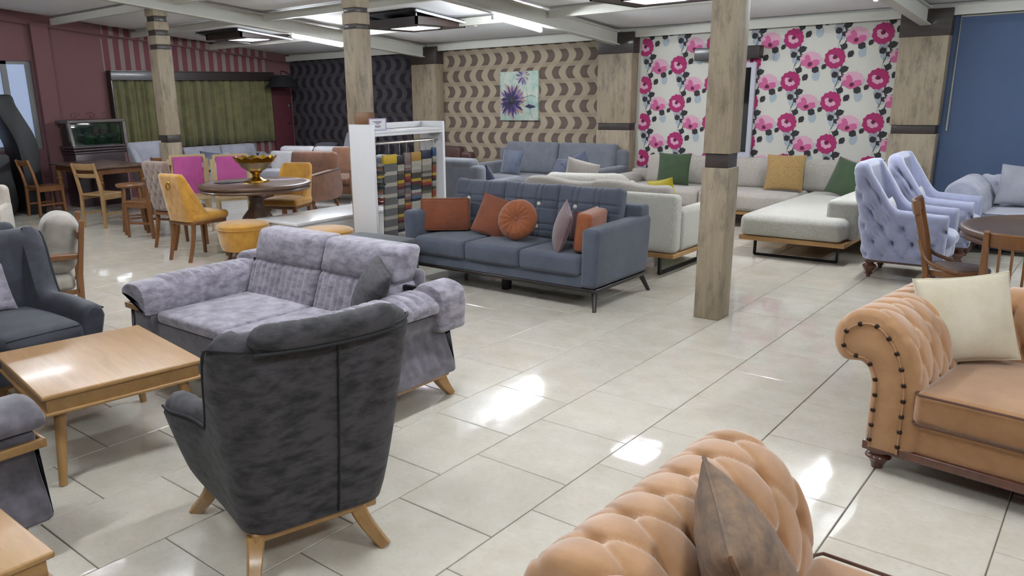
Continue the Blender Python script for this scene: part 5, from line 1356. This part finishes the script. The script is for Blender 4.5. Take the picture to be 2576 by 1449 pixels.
# arc lamp with black shade
al = thing('arc_lamp', 'arc floor lamp with black cone shade at the end of the curtain', 'lamp', (-11.5, 8.35, 0), 0)
obj('shade', lathe([(.14, 2.12), (.32, 1.90), (.315, 1.895), (.135, 2.115)], 28, False), plain('black_shade', (10, 10, 12), .8), al, loc=(0, -.35, 0))
obj('shade_top', lathe([(.001, 2.12), (.14, 2.12), (.14, 2.116), (.001, 2.116)], 28, False), MATS['black_shade'], al, loc=(0, -.35, 0))
obj('arc_pole', tube(smooth_path([(0, .12, .05), (0, .13, .9), (0, .10, 1.5), (0, .02, 1.9), (0, -.16, 2.14), (0, -.35, 2.2), (0, -.35, 2.12)], 6), .009, 8), black_metal, al)
obj('base', lathe([(.16, 0), (.16, .04), (.03, .06), (.012, .07)], 24), black_metal, al, loc=(0, .12, 0))

# painting on the tan wave wallpaper
pt = thing('canvas_painting', 'canvas painting of purple daisies on the tan wave wallpaper', 'painting', (-6.135, YB-.03, 1.245))
cv = NT('painted_ground'); f = cv.noise(cv.coords(), 6, 5, .65); cv.base(cv.ramp(f, [(.35, rgb(150, 186, 178)), (.5, rgb(186, 206, 190)), (.65, rgb(214, 216, 200)), (.8, rgb(196, 186, 204))])); cv.set(Roughness=.6)
obj('canvas', rbox(-.38, .38, -.015, .025, 0, .775, .004, seg=1), cv.m, pt)
def daisy(cx, cz, R0, n, layers, seed, el=1.0):
    rnd = random.Random(seed); V, F, Mi = [], [], []
    for L, (r1, wd, cols) in enumerate(layers):
        for i in range(n):
            a = 2*PI*(i+rnd.uniform(-.25, .25)+.5*L)/n; r = r1*R0*rnd.uniform(.85, 1.08); y = -.0165-.0016*L-.00006*i
            k = len(V); px = []
            for t_, w_ in ((.12, .25), (.45, .9), (.75, 1), (1, .08)): px.append((t_, w_))
            pts = [(t_*r, w_*wd*R0) for t_, w_ in px] + [(t_*r, -w_*wd*R0) for t_, w_ in px[::-1]]
            for u, v in pts:
                x = cx+u*math.cos(a)-v*math.sin(a); z = cz+(u*math.sin(a)+v*math.cos(a))*el
                V.append((max(-.379, min(.379, x)), y, max(.002, min(.773, z))))
            F.append(tuple(range(k, k+8))); Mi.append(rnd.choice(cols))
            V += [(V[k][0]*.5+V[k+1][0]*.5, y-.0004, V[k][2]*.5+V[k+1][2]*.5), (V[k+2][0], y-.0004, V[k+2][2]), (V[k+3][0], y-.0004, V[k+3][2])]
            F.append((k+8, k+9, k+10)); Mi.append(rnd.choice(cols))
    return V, F, Mi
pm = [plain('paint_'+nm, c, .6, namt=.35, nscale=40) for nm, c in (('violet', (92, 70, 140)), ('mauve', (150, 124, 170)), ('peach', (206, 168, 140)), ('indigo', (48, 40, 88)), ('cream', (210, 200, 186)), ('charcoal', (60, 60, 62)), ('sage', (160, 180, 150)))]
V, F, Mi = daisy(-.14, .31, .30, 18, [(1.0, .10, [2, 4, 1, 2]), (.88, .075, [0, 1, 3]), (.62, .06, [0, 3, 3])], 5)
V2, F2, M2 = daisy(.08, .70, .15, 11, [(1.0, .13, [1, 1, 0, 4])], 6)
k = len(V); F += [tuple(i+k for i in f) for f in F2]; V += V2; Mi += M2
obj('daisy_print', (V, F), None, pt, smooth=False, mats=pm, fmat=Mi)
obj('daisy_centre', xf(lathe([(.055, 0), (.05, .004), (.001, .006)], 20), loc=(-.14, -.024, .31), rot=(PI/2, 0, 0)), pm[5], pt)
obj('twig', add(tube([(.1, -.0185, .36), (.25, -.0185, .40), (.34, -.0185, .37)], .0025, 4), tube([(.16, -.0185, .52), (.19, -.0185, .28), (.28, -.0185, .03)], .002, 4)), pm[5], pt)
obj('leaf_print', ([(.12, -.018, .22), (.2, -.018, .26), (.32, -.018, .23), (.34, -.018, .21), (.22, -.018, .19)], [(0, 1, 2, 3, 4)]), pm[3], pt, smooth=False)
